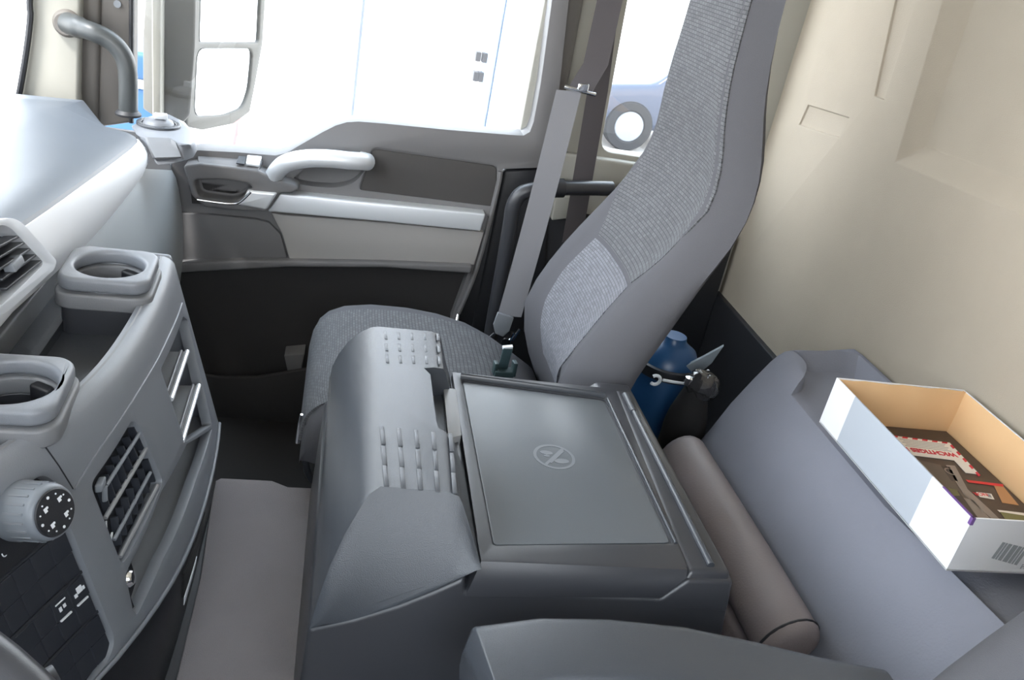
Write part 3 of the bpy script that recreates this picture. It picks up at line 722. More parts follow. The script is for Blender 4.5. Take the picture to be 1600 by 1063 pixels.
B('slide_bar', tube(hb, .006, 10), m_charsm, seat)
B('release_lever', tube([at(472, 648, 'y', 1.22), at(468, 668, 'y', 1.22), at(465, 692, 'y', 1.22)], [.003, .0035, .004], 8), m_chrome, seat)

bk_ = at(785, 588, 'z', .262)
buc = T('belt_buckle', 'small dark green plastic clip standing upright on the passenger seat cushion', 'clip', bk_)
B('clip_base', join(obox(bk_+V((0, 0, .008)), (1, .1, 0), (-.1, 1, 0), (0, 0, 1), .018, .010, .006), obox(bk_+V((-.016, 0, .016)), (1, .1, 0), (-.1, 1, 0), (0, 0, 1), .004, .008, .012), obox(bk_+V((.018, 0, .018)), (1, .1, 0), (-.1, 1, 0), (0, 0, 1), .004, .008, .014)), M('clip_green_black', (46, 62, 64), .35), buc, bevel=.0015)
B('clip_tongue', obox(bk_+V((-.001, .002, .034)), (1, .1, 0), (-.1, 1, .2), (0, -.2, 1), .009, .002, .026), M('clip_tongue_green', (60, 78, 82), .3), buc, bevel=.001)
B('clip_tip', obox(bk_+V((-.002, -.002, .061)), (1, .1, .15), (-.1, 1, .2), (0, -.2, 1), .009, .003, .002), m_white, buc)

# ================================================================ SEAT BELT, GRAB RAIL
belt = T('seat_belt', 'grey seat belt hanging taut from the side pillar beside the passenger seat', 'belt', (.4, 1.7, .2))
def strap(path, width, wd, th=.0016):
    rows = []
    for i, p in enumerate(path):
        k = wd[i] if isinstance(wd, list) else V(wd); rows.append([V(p)-V(k)*width/2, V(p), V(p)+V(k)*width/2])
    return sheet(rows, th)
cl_ = at(889, 142, 'y', 1.78)
lo_ = at(796, 494, 'y', 1.68)
dirw = V((.95, -.25, .12)).normalized()
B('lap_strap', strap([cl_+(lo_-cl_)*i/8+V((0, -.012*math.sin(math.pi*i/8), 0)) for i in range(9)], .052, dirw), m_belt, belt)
B('upper_strap', strap([at(1085, -560, 'y', 1.90), at(957, -60, 'y', 1.86), at(953, 0, 'y', 1.855), at(931, 100, 'y', 1.835), at(906, 142, 'y', 1.79)], .052, V((.93, -.3, .1)).normalized()), m_beltshade, belt)
B('retractor_strap', strap([at(1060, -540, 'y', 1.915), at(951, -60, 'y', 1.90), at(952, 0, 'y', 1.90), at(934, 140, 'y', 1.885), at(912, 270, 'y', 1.87), at(893, 380, 'y', 1.86)], .046, V((1, 0, 0))), m_beltshade, belt)
gp_ = at(905, 141, 'y', 1.775)
B('guide_bar', join(tube([at(882, 135, 'y', 1.772), at(903, 141, 'y', 1.768), at(930, 148, 'y', 1.772)], .0042, 10)), m_chrome, belt)
B('guide_plate', obox(at(911, 137, 'y', 1.768), (1, 0, .1), (0, 1, 0), (0, 0, 1), .011, .004, .008), m_chrome, belt, bevel=.002)
ef = [at(x, y, 'y', 1.672) for x, y in ((778, 489), (803, 497), (796, 518), (786, 527), (774, 522), (771, 508))]
B('end_fitting', prism(ef, (0, .008, 0)), m_grey, belt, bevel=.002)
B('anchor_bolt', join(tube([at(762, 530, 'y', 1.67), at(772, 521, 'y', 1.67)], .0025, 8), tube([at(794, 538, 'y', 1.68), at(802, 520, 'y', 1.68)], .003, 8), tube([at(800, 532, 'y', 1.68), at(812, 514, 'y', 1.68)], .003, 8), disc(at(790, 534, 'y', 1.68), .010, (0, -1, 0), .006, 20)), m_chrome, belt)

rail = T('grab_rail', 'black tubular grab rail bent over between the door and the seat', 'rail', at(762, 520, 'y', 1.80))
rp_ = spline([at(x, y, 'y', Y) for x, y, Y in ((956, 295, 1.84), (920, 294, 1.83), (870, 294, 1.81), (832, 297, 1.80), (812, 305, 1.80), (801, 325, 1.80), (797, 350, 1.80), (785, 420, 1.80), (768, 515, 1.80), (760, 570, 1.80), (752, 640, 1.80))], 6)
B('tube', tube(rp_, .0165, 16), m_charsm, rail)
B('rail_collar', tube([at(858, 294, 'y', 1.808), at(880, 294, 'y', 1.812)], .021, 16), m_black, rail)
brk = B('wall_bracket', prism([at(x, y, 'y', 1.90) for x, y in ((868, 306), (896, 308), (888, 342), (862, 345))], (0, .03, 0)), m_pillar, rail, bevel=.003)
B('rail_foot', box(rp_[-1].x-.03, rp_[-1].x+.03, 1.77, 1.84, -.2, -.18), m_black, rail, bevel=.004)
B('rail_post', tube([rp_[-1], V((rp_[-1].x-.005, 1.80, -.185))], .0165, 16), m_charsm, rail)

# ================================================================ CARPET ON THE TUNNEL
cpt = [at(x, y, 'z', TUN+.006) for x, y in ((335, 752), (345, 747), (425, 751), (450, 761), (520, 764))]
cpt += [V((.30, 1.155, TUN+.006)), V((.30, .30, TUN+.006)), V((-.128, .30, TUN+.006)), V((-.128, .95, TUN+.006))]
B('floor_carpet', prism(cpt, (0, 0, -.0055)), m_carpet, loc=(0, .8, TUN), bevel=.002, label='flat grey carpet on the engine tunnel between control console and storage box', cat='carpet')

# ================================================================ STORAGE BOX BETWEEN THE SEATS
ZL = .40
sb = T('storage_box', 'dark grey plastic storage box with flat hinged lid between the seats', 'storage box', (.25, .88, TUN))
Z = lambda x, y, z=ZL: at(x, y, 'z', z)
yb_ = lambda z: .64+.1667*(z-TUN)                # the near side leans in a little towards the top
yf_ = lambda z: 1.150-.10*(z-TUN)
bp = [(.008, TUN), (.488, TUN), (.476, .391), (.4200, .391), (.3945, .3655), (.1735, .3655), (.1715, .384), (.14, .366), (.105, .348), (.06, .330), (.016, .317)]
body = loft([[V((x, yb_(z), z)) for x, z in bp], [V((x, yf_(z), z)) for x, z in bp]])
B('box_body', body, m_charsm, sb, bevel=.006, seg=4)
# rear block behind the lid
B('rear_block', loft([[V((.400, yb_(.35)-.0008, .35)), V((.478, yb_(.35)-.0008, .35)), V((.471, 1.094, .35)), V((.41, 1.094, .35))], [V((.4225, .6905, .399)), V((.471, .691, .399)), V((.467, 1.087, .399)), V((.4425, 1.087, .399))]]), m_charsm, sb, bevel=.005, seg=4)
# lid: slab with a flange reaching down over the near side
slab_ = prism([V((.186, .695, .388)), V((.420, .695, .388)), V((.4415, 1.087, .388)), V((.192, 1.095, .388))], (0, 0, .012))
fl0 = [V((.1745, yb_(.362)-.0016, .362)), V((.392, yb_(.368)-.0016, .368)), V((.4170, yb_(.393)-.0012, .393)), V((.4185, .6905, .4)), V((.186, .6905, .4))]
fl1 = [V((p.x, .73, p.z)) for p in fl0]
lid = cut(slab_, [loft([fl0, fl1])], 'UNION')
m4 = [Z(768, 853), Z(1052, 850), Z(946, 624), Z(720, 594)]
mat_cut = prism([p+V((0, 0, .02)) for p in rounded(m4, .006)], (0, 0, -.0225))
ld = B('lid', cut(lid, [mat_cut]), m_charsm, sb, bevel=.003, seg=3, ang=25)
mt = B('lid_mat', prism([p-V((0, 0, .0028)) for p in rounded([m4[0]+V((.003, .003, 0)), m4[1]+V((-.003, .003, 0)), m4[2]+V((-.003, -.003, 0)), m4[3]+V((.003, -.003, 0))], .006)], (0, 0, .0018)), m_mat, ld, bevel=.0006, seg=2)
B('lid_edge', join(tube([m4[1]+V((.003, 0, .001)), m4[2]+V((.003, 0, .001))], .0022, 10), tube([m4[2]+V((0, .007, .001)), m4[3]+V((0, .007, .001))], .0065, 10, flat=.6)), m_gloss, ld)
B('hinge_rod', tube([Z(977, 617, .401), Z(1111, 884, .401)], .0042, 12), m_gloss, sb)
B('hinge_rod_sleeve', tube([Z(977, 617, .401), Z(990, 644, .401)], .0050, 12), m_char, sb)
# emblem: ring with a bar over a knife and fork
ec = Z(866, 714, .3992)
ex_, ey_ = V((1, 0, 0)), V((0, 1, 0)); ez_ = V((0, 0, 1))
def blob(c, d, l, w_, n=16):
    d = V(d).normalized(); q = ez_.cross(d)
    return prism([c+d*l*math.cos(2*math.pi*i/n)+q*w_*math.sin(2*math.pi*i/n) for i in range(n)], (0, 0, .0003))
B('emblem', join(washer(ec, .0235, .0275, ez_, .0003, 40),
   obox(ec+V((0, 0, .0002)), (.62, .78, 0), (-.78, .62, 0), ez_, .0235, .0020, .0002),
   obox(ec+V((.004, 0, .0002)), (.62, .78, 0), (-.78, .62, 0), ez_, .019, .0012, .0002),
   blob(ec+V((-.009, .008, 0)), (1, -.1, 0), .0085, .0045), blob(ec+V((-.010, .001, 0)), (1, 0, 0), .004, .0025),
   blob(ec+V((.008, -.009, 0)), (1, .1, 0), .010, .0055)), m_emblem, mt)
# raised cover at the front with grip ribs, latch recess and latch
TF = [V((.020, 1.118, .352)), V((.1905, 1.104, .384))]
def sec(y0, y1, t):                               # one cross section between the far end (t=0) and the near end (t=1)
    far = [(.019, 1.122, .356), (.021, 1.120, .378), (.028, 1.115, .402), (.040, 1.110, .427), (.056, 1.104, .447), (.068, 1.101, .4565), (.078, 1.100, .4595), (.152, 1.100, .460), (.164, 1.101, .457), (.169, 1.101, .448), (.184, 1.106, .404), (.190, 1.108, .390)]
    near = [(.018, .6735, .321), (.023, .679, .350), (.031, .690, .384), (.043, .704, .416), (.055, .716, .438), (.064, .725, .452), (.075, .731, .4585), (.144, .728, .459), (.157, .725, .456), (.162, .722, .448), (.180, .699, .410), (.186, .688, .396)]
    return [V(a)+(V(b)-V(a))*t for a, b in zip(far, near)]
rings = []
fb = [V((.019+.171*i/11, 1.132-.012*i/11, .353+.02*i/11)) for i in range(12)]
rings.append([p+(q-p)*.0 for p, q in zip(fb, sec(0, 0, 0))])
rings.append([p+(q-p)*.75+V((0, .004, 0)) for p, q in zip(fb, sec(0, 0, 0))])
for t in (0, .02, .25, .5, .75, .975): rings.append(sec(0, 0, t))
last = sec(0, 0, 1.0); rings.append(last)
nb = []
for i in range(12):
    t = i/11; z_ = .3205+.076*t**1.45; nb.append(V((.018+.168*t, yb_(z_)-.0015, z_)))
for k in (.10, .35, .65, .90, 1.0):
    rings.append([p+(q-p)*k+V((0, -.0035*math.sin(math.pi*k), 0)) for p, q in zip(last, nb)])
def closed_(r, q):                                # close each section along its underside instead of straight across
    n = len(r); back = []
    for i in range(1, n-1):
        t = i/(n-1); lin_ = r[-1]+(r[0]-r[-1])*t
        if q is not None: lin_ = lin_+V((0, .005 if q == 1 else .03, .076*((1-t)**1.45-(1-t))-.001))
        back.append(lin_)
    return r+back
hump = loft([closed_(r, {len(rings)-1: 1.0, len(rings)-2: .9, len(rings)-3: .6, len(rings)-4: .3}.get(i)) for i, r in enumerate(rings)])
nz = lambda x, y: Z(x, y, .457)
ncut = [nz(662, 578), nz(672, 588), nz(681, 660), nz(690, 672)+V((-.004, 0, 0)), nz(730, 690), nz(722, 574)]
notch = loft([[p+V((0, 0, -.042)) for p in ncut], [p+V((0, 0, .03)) for p in ncut]])
hc = B('front_cover', cut(hump, [notch]), m_char, sb, bevel=.003, seg=3, ang=50, sharp=50)
ribs = []
for c in range(5):
    for r in range(3):
        a = nz(602+20.3*c+1.2*r, 522+18*r+.6*c); ribs.append(obox(a+V((.000, -.010, .0024)), (.02*(c-2), 1, 0), (1, 0, 0), (0, 0, 1), .0112, .0022, .0009))
    for r in range(3):
        a = nz(597+26.5*c+2.2*r, 674+31*r+2.8*c); ribs.append(obox(a+V((.000, -.012, .0022)), (.02*(c-2), 1, 0), (1, 0, 0), (0, 0, 1), .0185, .0026, .0009))
for rb in ribs: B('grip_rib', rb, m_char, hc, bevel=.0012, seg=2)
B('latch', prism(rounded([Z(693, 606, .424), Z(713, 608, .424), Z(721, 681, .424), Z(701, 685, .424)], .003), (0, 0, -.016)), m_latch, hc, bevel=.003)

# ================================================================ PADDED REAR SHELF, ROLL
shl = T('rear_shelf', 'grey felt covered rear shelf with sunken top along the rear wall', 'shelf', (.85, .7, .1))
pr = [(.70, TUN-.0), (.690, .135), (.705, .19), (.722, .235), (.742, .286), (.768, .337), (.790, .377), (.800, .391), (.813, .400), (.832, .403), (.90, .402), (.983, .402), (.983, TUN)]
rings = []
for y, dx, dz, sc in ((.02, 0, 0, 1), (.5, 0, 0, 1), (1.0, 0, 0, 1), (1.17, 0, 0, 1), (1.25, .002, 0, 1), (1.285, .008, -.003, 1), (1.302, .020, -.012, 1), (1.308, .034, -.026, 1)):
    rings.append([V((min(.983, x+dx*(1 if x < .97 else 0)), y+(.040 if x > .97 else .034*max(0, (x-.80)/.18))*(1 if y > 1.2 else 0), z+(dz if z > .2 else 0))) for x, z in pr])
S_ = lambda x, y: at(x, y, 'z', .402)
rs = spline([S_(1237, 545), S_(1250, 557), S_(1259, 571), S_(1256, 584), S_(1243, 590), S_(1229, 593)], 4)
rc_ = rs+[S_(1262, 622), S_(1291, 656), V((.818, .12, .402)), V((.979, .12, .402)), V((.979, 1.305, .402)), S_(1316, 543), S_(1260, 541)]
rc_ = [V((min(p.x, .979), p.y, .41)) for p in rc_]
rc_low = [V((p.x+(.004 if p.x < .93 else -.022), p.y+(-.045 if i >= len(rs)+4 else -.004), .371)) for i, p in enumerate(rc_)]
B('shelf_cover', cut(loft(rings), [loft([rc_low, rc_])]), m_shelf, shl, bevel=.005, seg=3, ang=40, sharp=50)
B('lower_board', prism([(.61, .02, TUN), (.615, .02, .160), (.70, .02, .160), (.70, .02, TUN)], (0, 1.24, 0)), m_leath, shl, bevel=.008)

rl = T('padded_roll', 'brownish grey leatherette roll lying along the foot of the rear shelf', 'cushion', (.66, 1.0, .16))
rings = []
for y, s in ((.762, .62), (.766, .90), (.775, .99), (.82, 1), (1.0, 1.0), (1.15, 1.0), (1.222, .98), (1.236, .86), (1.242, .5)):
    n = 20; sag = .002*math.sin(9*y)
    rings.append([V((.652+.037*s*math.cos(2*math.pi*i/n)+(.014*math.sin(2*math.pi*i/n)*s), y, .2035+sag+.040*s*math.sin(2*math.pi*i/n))) for i in range(n)])
B('roll_cover', loft(rings), m_leath, rl, sharp=50)
B('end_piping', tube([V((.652+.0372*math.cos(2*math.pi*i/24)+.014*math.sin(2*math.pi*i/24), .780, .2035+.0402*math.sin(2*math.pi*i/24))) for i in range(25)], .0022, 8), m_black, rl)

# ================================================================ CARDBOARD BOX AND PAPERS
ZB = .4035
x0, x1, y0, y1 = .757, .979, .704, 1.034; HT = .078
cb = T('cardboard_box', 'open white cardboard box with tan inside standing on the rear shelf', 'box', ((x0+x1)/2, (y0+y1)/2, ZB))
th = .0022
yA, yB = y1-.055, y0+.082                          # grey print band along the long front wall
sl = .006                                          # the long wall leans out a little at the top
def wall(p, q, inward, z0=ZB, z1=ZB+HT):
    p, q, i_ = V(p), V(q), V(inward)
    return prism([V((p.x, p.y, z0)), V((q.x, q.y, z0)), V((q.x, q.y, z1)), V((p.x, p.y, z1))], i_*th)
B('outer_wall', join(wall((x0, yA), (x0, y1), (1, 0, 0)), wall((x0, y0), (x0, yB), (1, 0, 0)), wall((x0+th, y0), (x1, y0), (0, 1, 0)), wall((x0+th, y1), (x1, y1), (0, -1, 0)), wall((x1, y0), (x1, y1), (-1, 0, 0)), box(x0, x1, y0, y1, ZB-.0008, ZB+.001)), m_card, cb)
B('grey_print_band', wall((x0, yB), (x0, yA), (1, 0, 0)), m_cardgr, cb)
hz = HT-.0008
wv = [0, .0015, -.001, .0022, 0, .001]
far = [V((x0+th+(x1-x0-2*th)*i/10, y1-th-.001-.002*(1+math.sin(i*2.1)), ZB+.001)) for i in range(11)]
B('inner_lining', join(prism([V((x0+th, y0+th, ZB+.0012)), V((x1-th, y0+th, ZB+.0012)), V((x1-th, y1-th, ZB+.0012)), V((x0+th, y1-th, ZB+.0012))], (0, 0, .001)),
   sheet([[p, p+V((0, -.0015, hz*.5)), p+V((0, 0, hz))] for p in far], .0008),
   prism([V((x1-th, y0+th, ZB)), V((x1-th, y1-th, ZB)), V((x1-th, y1-th, ZB+hz)), V((x1-th, y0+th, ZB+hz))], (-.0008, 0, 0)),
   prism([V((x0+th, y0+th, ZB)), V((x0+th, y1-th, ZB)), V((x0+th, y1-th, ZB+hz)), V((x0+th, y0+th, ZB+hz))], (.0008, 0, 0)),
   prism([V((x0+th, y0+th, ZB)), V((x1-th, y0+th, ZB)), V((x1-th, y0+th, ZB+hz)), V((x0+th, y0+th, ZB+hz))], (0, .0008, 0))), m_cardbr, cb)
bars = []
bx = [at(x, y, 'y', y0-.0003) for x, y in ((1548, 872), (1566, 847), (1609, 858), (1590, 884))]
for i, (s, w_) in enumerate(((.02, .10), (.15, .06), (.25, .12), (.42, .16), (.62, .10), (.76, .05), (.86, .10))):
    a, b, c, d = [bx[0]+(bx[3]-bx[0])*s, bx[0]+(bx[3]-bx[0])*(s+w_), bx[1]+(bx[2]-bx[1])*(s+w_), bx[1]+(bx[2]-bx[1])*s]
    bars.append(prism([a, b, c, d], (0, -.0003, 0)))
bars.append(text('PP', at(1593, 889, 'y', y0-.0005), (1, 0, 0), (0, 0, 1), .010))
B('barcode', join(*bars), m_barc, cb)
B('corner_tape', join(obox(V((x0+.001, y0+.001, ZB+HT-.004)), (1, 0, 0), (0, 1, 0), (0, 0, 1), .0022, .0022, .005), obox(V((x0+.001, y0+.03, ZB+HT+.0004)), (1, 0, 0), (0, 1, 0), (0, 0, 1), .0016, .03, .0006)), m_purple, cb)

ZP = ZB+.0025
bro = T('brochure', 'dark brochure with lorry photo and red line lying in the cardboard box', 'brochure', (.88, .86, ZP))
HB = .006
ZT = ZP+HB
U = lambda x, y, k=0.0: at(x, y, 'z', ZT+k)
bx0, bx1, by0, by1 = x0+.006, x1-.008, y0+.012, y1-.012
cov = B('cover', box(bx0, bx1, by0, by1, ZP, ZT), m_ink, bro, bevel=.0008, seg=2)
def clampb(p): return V((min(max(p.x, bx0), bx1), min(max(p.y, by0), by1), p.z))
def pr_(pp, k=.0001, h=.00015): return prism([clampb(U(x, y, k)) for x, y in pp], (0, 0, h))
B('photo_area', pr_(((1420, 716), (1470, 727), (1500, 757), (1545, 795), (1580, 830), (1500, 850), (1440, 770)), .0001), m_inkbr, cov)
B('photo_lorry', pr_(((1478, 727), (1492, 728), (1512, 765), (1545, 795), (1583, 832), (1574, 832), (1535, 798), (1505, 772)), .0003), m_inkgr, cov)
B('photo_badge', washer(U(1485, 737, .0004), .0065, .0085, (0, 0, 1), .0002, 24), m_inkgr, cov)
B('photo_window', pr_(((1505, 778), (1520, 782), (1548, 812), (1530, 812)), .0003), m_inkgr, cov)
B('photo_foreground', join(pr_(((1484, 762), (1498, 768), (1505, 778), (1528, 812), (1545, 826), (1500, 800)), .0003), pr_(((1470, 728), (1484, 730), (1497, 752), (1487, 752)), .0003)), m_ink, cov)
B('photo_trees', pr_(((1562, 800), (1600, 806), (1640, 850), (1585, 830)), .0003), m_inkgn, cov)
B('photo_hedge', pr_(((1480, 762), (1495, 766), (1500, 775), (1488, 775)), .0004), m_inkgn, cov)
B('photo_sky', pr_(((1558, 797), (1600, 802), (1630, 822), (1575, 812)), .0002), m_paper, cov)
B('photo_building', pr_(((1553, 759), (1568, 761), (1592, 790), (1566, 786)), .0003), m_inkor, cov)
B('red_line', pr_(((1509, 750), (1567, 757), (1568, 761), (1513, 754)), .0004), m_redbr, cov)
lc = clampb(U(1553, 774, .0004))
B('small_print', join(text('MAN', U(1541, 770.5, .0009), (-1, 0.02, 0), (-.02, -1, 0), .0125)), m_redbr, cov) if False else None
lgp = B('logo_plate', pr_(((1525, 769), (1549, 772), (1554, 781), (1531, 777)), .0004), m_paper, cov)
B('logo_lettering', text('NOR', clampb(U(1541, 771.2, .0007)), (-1, .03, 0), (-.03, -1, 0), .0100), m_redbr, lgp)
B('logo_mark', pr_(((1541, 772), (1547, 773), (1550, 778), (1544, 777)), .0006), m_barc, lgp)

env = T('notice_card', 'white card edged in red dashes lying on the dark brochure', 'card', U(1450, 705))
e1, e2, e3 = U(1397, 681, .001), U(1484, 692, .001), U(1524, 741, .001)
ex1 = (e2-e1).normalized(); ey1 = V((-ex1.y, ex1.x, 0)); 
L = .150; c0_ = V((e2.x, e2.y, ZT+.0004))
d1 = (e1-e2).normalized(); d2 = (e3-e2).normalized(); d2 = (d2-d1*d2.dot(d1)).normalized()
Wd = (e3-e2).length*.99; Lg = .105
cardp = [c0_, c0_+d1*Lg, c0_+d1*Lg+d2*(Wd*.62), c0_+d1*.022+d2*(Wd*.62), c0_+d1*.022+d2*Wd, c0_+d2*Wd]
cardp = [V((min(max(p.x, bx0), bx1), p.y, p.z)) for p in cardp]
cdm = B('paper', prism(cardp, (0, 0, .0006)), m_paper, env)
dash_ = []
for k in range(6): dash_.append(prism([c0_+d1*(.004+.0165*k), c0_+d1*(.013+.0165*k), c0_+d1*(.016+.0165*k)+d2*.0045, c0_+d1*(.007+.0165*k)+d2*.0045], (0, 0, .0009)))
for k in range(5): dash_.append(prism([c0_+d2*(.006+.0175*k), c0_+d2*(.015+.0175*k), c0_+d2*(.018+.0175*k)+d1*.005, c0_+d2*(.009+.0175*k)+d1*.005], (0, 0, .0009)))
dash_ = [([V((max(p.x, bx0), p.y, p.z)) for p in q[0]], q[1]) for q in dash_]
B('red_border', join(*dash_), m_red, cdm)
to = V((c0_.x, c0_.y, ZT+.0012))+d1*.010+d2*(Wd*.38)
B('lettering', text('WICHTIGES I', to, d1, d2, .0140, bold=.0005), m_red, cdm)
B('text_lines', join(*[obox(V((c0_.x, c0_.y, ZT+.0011))+d1*.05+d2*(.008+.0045*k), d1, d2, (0, 0, 1), .038-.004*(k % 2), .0006, .0001) for k in range(5)]), m_barc, cdm)

# ================================================================ THINGS STOWED BEHIND THE PASSENGER SEAT
def Y_(x, y, Y): return at(x, y, 'y', Y)
def spheroid(c, ax, r, n=20, m=12):
    prof = [(r[0]*math.sin(math.pi*i/m), -r[1]*math.cos(math.pi*i/m)) for i in range(m+1)]
    return lathe(c, prof, ax, n)
jc = V((.70, 1.50, -.0))
jk_top, jk_bot = Y_(1045, 545, 1.48), Y_(1025, 690, 1.48)
jt = T('blue_jug', 'blue rounded container with black strap stowed behind the passenger seat', 'container', (jk_bot.x, 1.48, -.2))
jx = (jk_top.x+jk_bot.x)/2+.006
B('jug_body', lathe((jx, 1.515, -.2), [(.052, 0), (.066, .01), (.070, .10), (.070, jk_bot.z+.22), (.069, jk_bot.z+.26), (.064, jk_top.z+.16), (.052, jk_top.z+.185), (.034, jk_top.z+.197), (.026, jk_top.z+.205), (.024, jk_top.z+.215)], (0, 0, 1), 36), m_blue, jt, sharp=50)
sz = Y_(1035, 597, 1.43).z
B('black_strap', lathe((jx, 1.515, sz-.012), [(.0705, 0), (.0722, .001), (.0722, .023), (.0705, .024)], (0, 0, 1), 36), m_black, jt)
hk = Y_(1024, 594, 1.424)
B('white_hook', tube([hk+V((.010*math.cos(a), 0, .010*math.sin(a))) for a in [-2.3+4.6*i/14 for i in range(15)]], .0035, 8), m_white, jt)
B('white_tie', tube([Y_(1036, 594, 1.424), Y_(1052, 597, 1.424), Y_(1072, 600, 1.428)], .003, 8), m_white, jt)
bt = T('dark_bottle', 'dark bottle with clear wrap round its neck behind the passenger seat', 'bottle', (Y_(1060, 660, 1.36).x, 1.37, -.2))
b0 = Y_(1075, 660, 1.37); b1 = Y_(1092, 600, 1.37)
B('bottle_body', lathe((b0.x-.004, 1.372, -.2), [(.038, 0), (.042, .006), (.042, b0.z+.19), (.038, b0.z+.22), (.022, b1.z+.19), (.018, b1.z+.20)], (0, 0, 1), 30), m_deep, bt)
wr_ = spheroid((b1.x+.008, 1.372, b1.z-.004), (.3, .2, 1), (.034, .030), 22, 12)
wv_ = [v+V((random.uniform(-1, 1), random.uniform(-1, 1), random.uniform(-1, 1)))*.003 for v in wr_[0]]
B('clear_wrap', (wv_, wr_[1]), m_wrap, bt, sharp=25)
B('bottle_cap', join(lathe((b1.x-.020, 1.37, b1.z-.004), [(.010, 0), (.011, .006), (.010, .016), (.002, .018)], (0, 0, 1), 18)), m_chrome, bt)
shp = [Y_(x, y, 1.46) for x, y in ((1072, 572), (1100, 558), (1131, 541), (1112, 568), (1083, 592))]
sh_ = T('plastic_sheet', 'pale grey pointed plastic sheet leaning against the blue container', 'sheet', shp[0])
B('sheet_body', prism(shp, (.004, .01, 0)), m_sheet, sh_, bevel=.001)
yb = Y_(1028, 694, 1.40)
B('yellow_block', box(yb.x-.05, yb.x-.005, 1.38, 1.425, -.2, yb.z), m_yellow, loc=(yb.x, 1.40, -.2), bevel=.004, label='small yellow block at the foot of the blue container', cat='block')
B('black_panel', prism([Y_(x, y, 1.62) for x, y in ((1000, 520), (1100, 456), (1112, 458), (1200, 545), (1180, 700), (1000, 700))], (.0, .01, 0)), m_black, wrt) if False else None

# ================================================================ DRIVER'S ARMREST AND SEAT, STEERING WHEEL
ds = T('driver_seat', 'dark grey driver seat with black plastic armrest beside the storage box', 'seat', (.25, .38, -.2))
ap = [(.166, .602, .408), (.23, .606, .417), (.30, .607, .417), (.38, .605, .411), (.46, .600, .398), (.54, .598, .380), (.62, .596, .366)]
rings = []
for i, (x, y, z) in enumerate([(.157, .598, .397)]+ap):
    w_, h_ = .085, .060; k = .8 if i == 0 else 1
    c = V((x, y-w_/2-.002, z-h_/2))
    rings.append([c+V((-.22*(a-w_/2)*max(0, 1-i/3), a, b)) for a, b in [(p.x, p.y) for p in round_poly((0, 0, 0), w_/2*k+.000, h_/2*k, .016, (1, 0, 0), (0, 1, 0), 5)]])
B('armrest', loft(rings), m_char, ds, bevel=.006, ang=50, seg=4, sharp=50)
B('armrest_bracket', box(.55, .62, .50, .57, .25, .35), m_black, ds, bevel=.006)
rings = []
SYD = .285; DX = .108
def dring(z):
    r = sring(z)
    lim = lerp([(.18, .60), (.21, .685), (.286, .725), (.337, .75), (.40, .78), (.45, .9)], z)
    return [V((min(p.x+DX, lim), p.y-SY+SYD, z)) for p in r]
B('backrest', loft([dring(z) for z in zs]), m_fab, ds, sharp=60)
B('seat_cushion', loft([[V((p.x+DX-.02, p.y-SY+SYD, p.z)) for p in r] for r in [[ctop(-1+2*i/16, x) for i in range(17)]+[V((x, SY+u*.205, .165)) for u in (1.0, .5, -.5, -1.0)] for x, _ in XT]]), m_fab, ds, sharp=60)
B('seat_base', join(box(.12, .48, .12, .45, TUN, .168)), m_black, ds, bevel=.01)
stw = T('steering_wheel', 'dark plastic steering wheel with smooth rim beside the switch panel', 'steering wheel', tuple(V((-.245, .180, .60))))
wc = V((-.252, .174, .623)); wa = V((.42, 0, 1)).normalized()
B('rim', ring(wc, .225, .0175, wa, 72, 16), m_charsm, stw)
B('hub', lathe(wc-wa*.05, [(.03, -.02), (.06, 0), (.085, .02), (.08, .035), (.05, .042), (.001, .044)], wa, 36), m_charsm, stw)
su = V((0, 1, 0)); sv = wa.cross(su)
for a in (0.35, math.pi-.35, math.pi*1.5):
    d = su*math.cos(a)+sv*math.sin(a)
    B('spoke', tube([wc-wa*.03+d*.07, wc-wa*.015+d*.15, wc+d*.216], [.02, .017, .014], 12, flat=.5, up=wa), m_charsm, stw)
B('steering_column', tube([wc-wa*.045, V((-.40, wc.y, .50))], .038, 20), m_black, stw)
sk0 = at(92, 1063, 'y', .39)
B('column_stalk', tube([wc-wa*.10+V((.0, .04, 0)), wc-wa*.10+V((.02, .11, 0)), sk0], [.008, .008, .010], 14), m_switch, stw)

# ================================================================ OUTSIDE THE CAB
ZG = -1.5
gr = B('ground', box(-60, 60, -60, 60, ZG-.1, ZG), m_concr, kind='structure', loc=(0, 0, ZG))
YB_ = 9.0
bl = T('street_building', 'white building front with glazed sliding doors seen through the door window', 'building', (-1, YB_, ZG))
B('facade', join(box(-14, at(905, 100, 'y', YB_).x, YB_, YB_+.4, ZG, 6)), m_bldg, bl)
def bx2(px, w_, z0=-1.4, z1=5.0, y=YB_-.05):
    p = at(px, 100, 'y', y); return box(p.x-w_/2, p.x+w_/2, y-.05, y+.04, z0, z1)
for px, w_ in ((530, .12), (548, .10), (572, .14)): B('door_frame', bx2(px, w_), m_bframe, bl)
B('gate_post', bx2(762, .10), m_bframe, bl); B('gate_post', bx2(781, .08), m_bframe, bl)
for x, y in ((747, 88), (757, 90), (743, 119), (751, 120)):
    p = at(x, y, 'y', YB_-.12); B('hinge', box(p.x-.025, p.x+.025, YB_-.16, YB_-.06, p.z-.045, p.z+.045), m_black, bl)

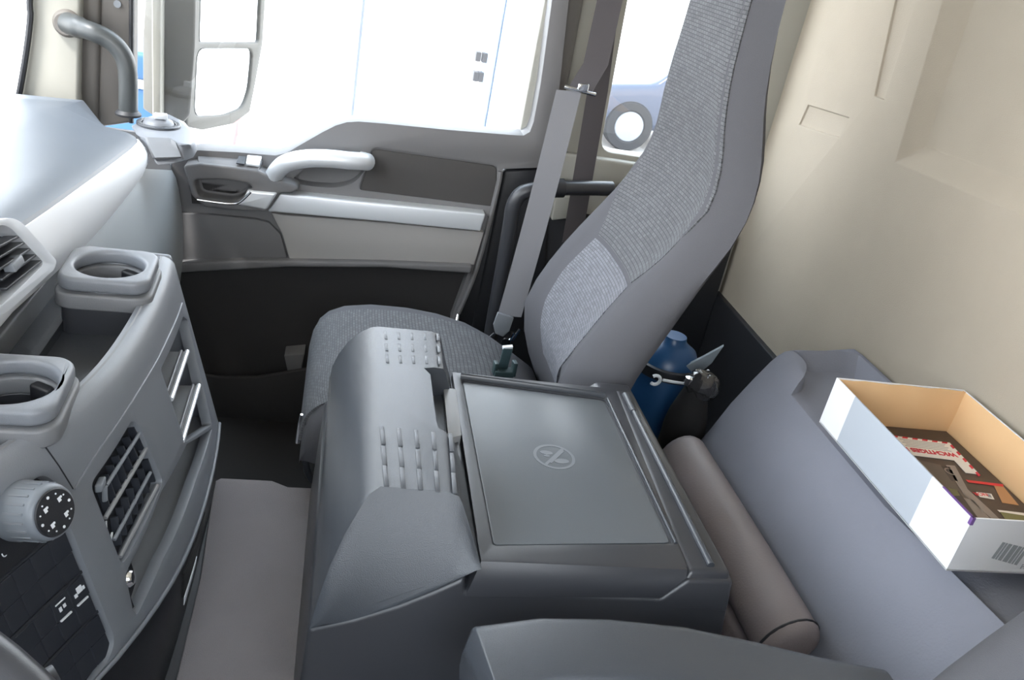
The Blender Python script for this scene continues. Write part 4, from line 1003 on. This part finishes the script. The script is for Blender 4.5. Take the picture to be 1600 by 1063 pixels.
def car(name, label, px, py, Y, paint, s=1.0):
    p = at(px, py, 'y', Y); t = T(name, label, 'car', (p.x, Y, ZG))
    prof = [(-2.0, .3), (-2.05, .62), (-1.9, .78), (-1.0, .92), (-.55, 1.36), (.6, 1.42), (1.5, 1.02), (2.05, .90), (2.1, .5), (2.05, .3)]
    bd = B('body', prism([(p.x+a*s, Y, ZG+b*s) for a, b in prof], (0, 1.7*s, 0)), paint, t, bevel=.10, seg=4, ang=15)
    B('side_window', prism([(p.x+a*s, Y-.004, ZG+b*s) for a, b in ((-.85, .96), (-.48, 1.28), (.55, 1.33), (1.15, 1.02))], (0, .02, 0)), m_black, bd)
    for a in (-1.25, 1.3):
        wh = B('wheel', lathe((p.x+a*s, Y+.18, ZG+.33*s), [(.2*s, 0), (.33*s, .02), (.33*s, .18), (.31*s, .21), (.22*s, .215), (.2*s, .2)], (0, -1, 0), 32), m_tyre, t)
        B('hub_cap', lathe((p.x+a*s, Y-.02, ZG+.33*s), [(.2*s, 0), (.19*s, .01), (.05*s, .02), (.01, .022)], (0, -1, 0), 24), m_grey, wh)
car('parked_car', 'dark blue grey parked car seen through the small rear side window', 1125, 190, 11.2, m_carpt)
bc = T('blue_container', 'tall bright blue container standing outside beyond the mirror arm', 'container', (-1.15, 5.4, ZG))
B('container_body', box(-1.55, -.93, 5.2, 5.9, ZG, -.22), m_bluec, bc, bevel=.02)
B('white_band', box(-1.56, -.92, 5.19, 5.91, -.22, -.17), m_white, bc, bevel=.005)
B('container_lid', box(-1.57, -.91, 5.18, 5.92, -.17, -.02), m_bluec, bc, bevel=.03)
YR = 7.4
for q, (xs, lab) in enumerate((((352, 372, 392), 'red and white barrier beyond the door sill, left of its pair'), ((430, 450, 470), 'low red and white barrier nearer the pull handle'))):
    b_ = T('road_barrier', lab, 'barrier', at(xs[1], 235, 'y', YR), 'barriers in the yard')
    yT, yBm = (185, 250) if q == 0 else (215, 260)
    B('leg', tube([at(xs[1], yT, 'y', YR), V((at(xs[0], yBm, 'y', YR).x, YR, ZG))], .03, 8), m_barr, b_)
    B('leg', tube([at(xs[1], yT, 'y', YR), V((at(xs[2], yBm, 'y', YR).x, YR, ZG))], .03, 8), m_barr, b_)
    z_ = at(xs[1], (yT+yBm)/2, 'y', YR).z
    B('cross_bar', box(at(xs[0], 220, 'y', YR).x, at(xs[2], 220, 'y', YR).x, YR-.02, YR+.02, z_-.05, z_+.05), m_white, b_)
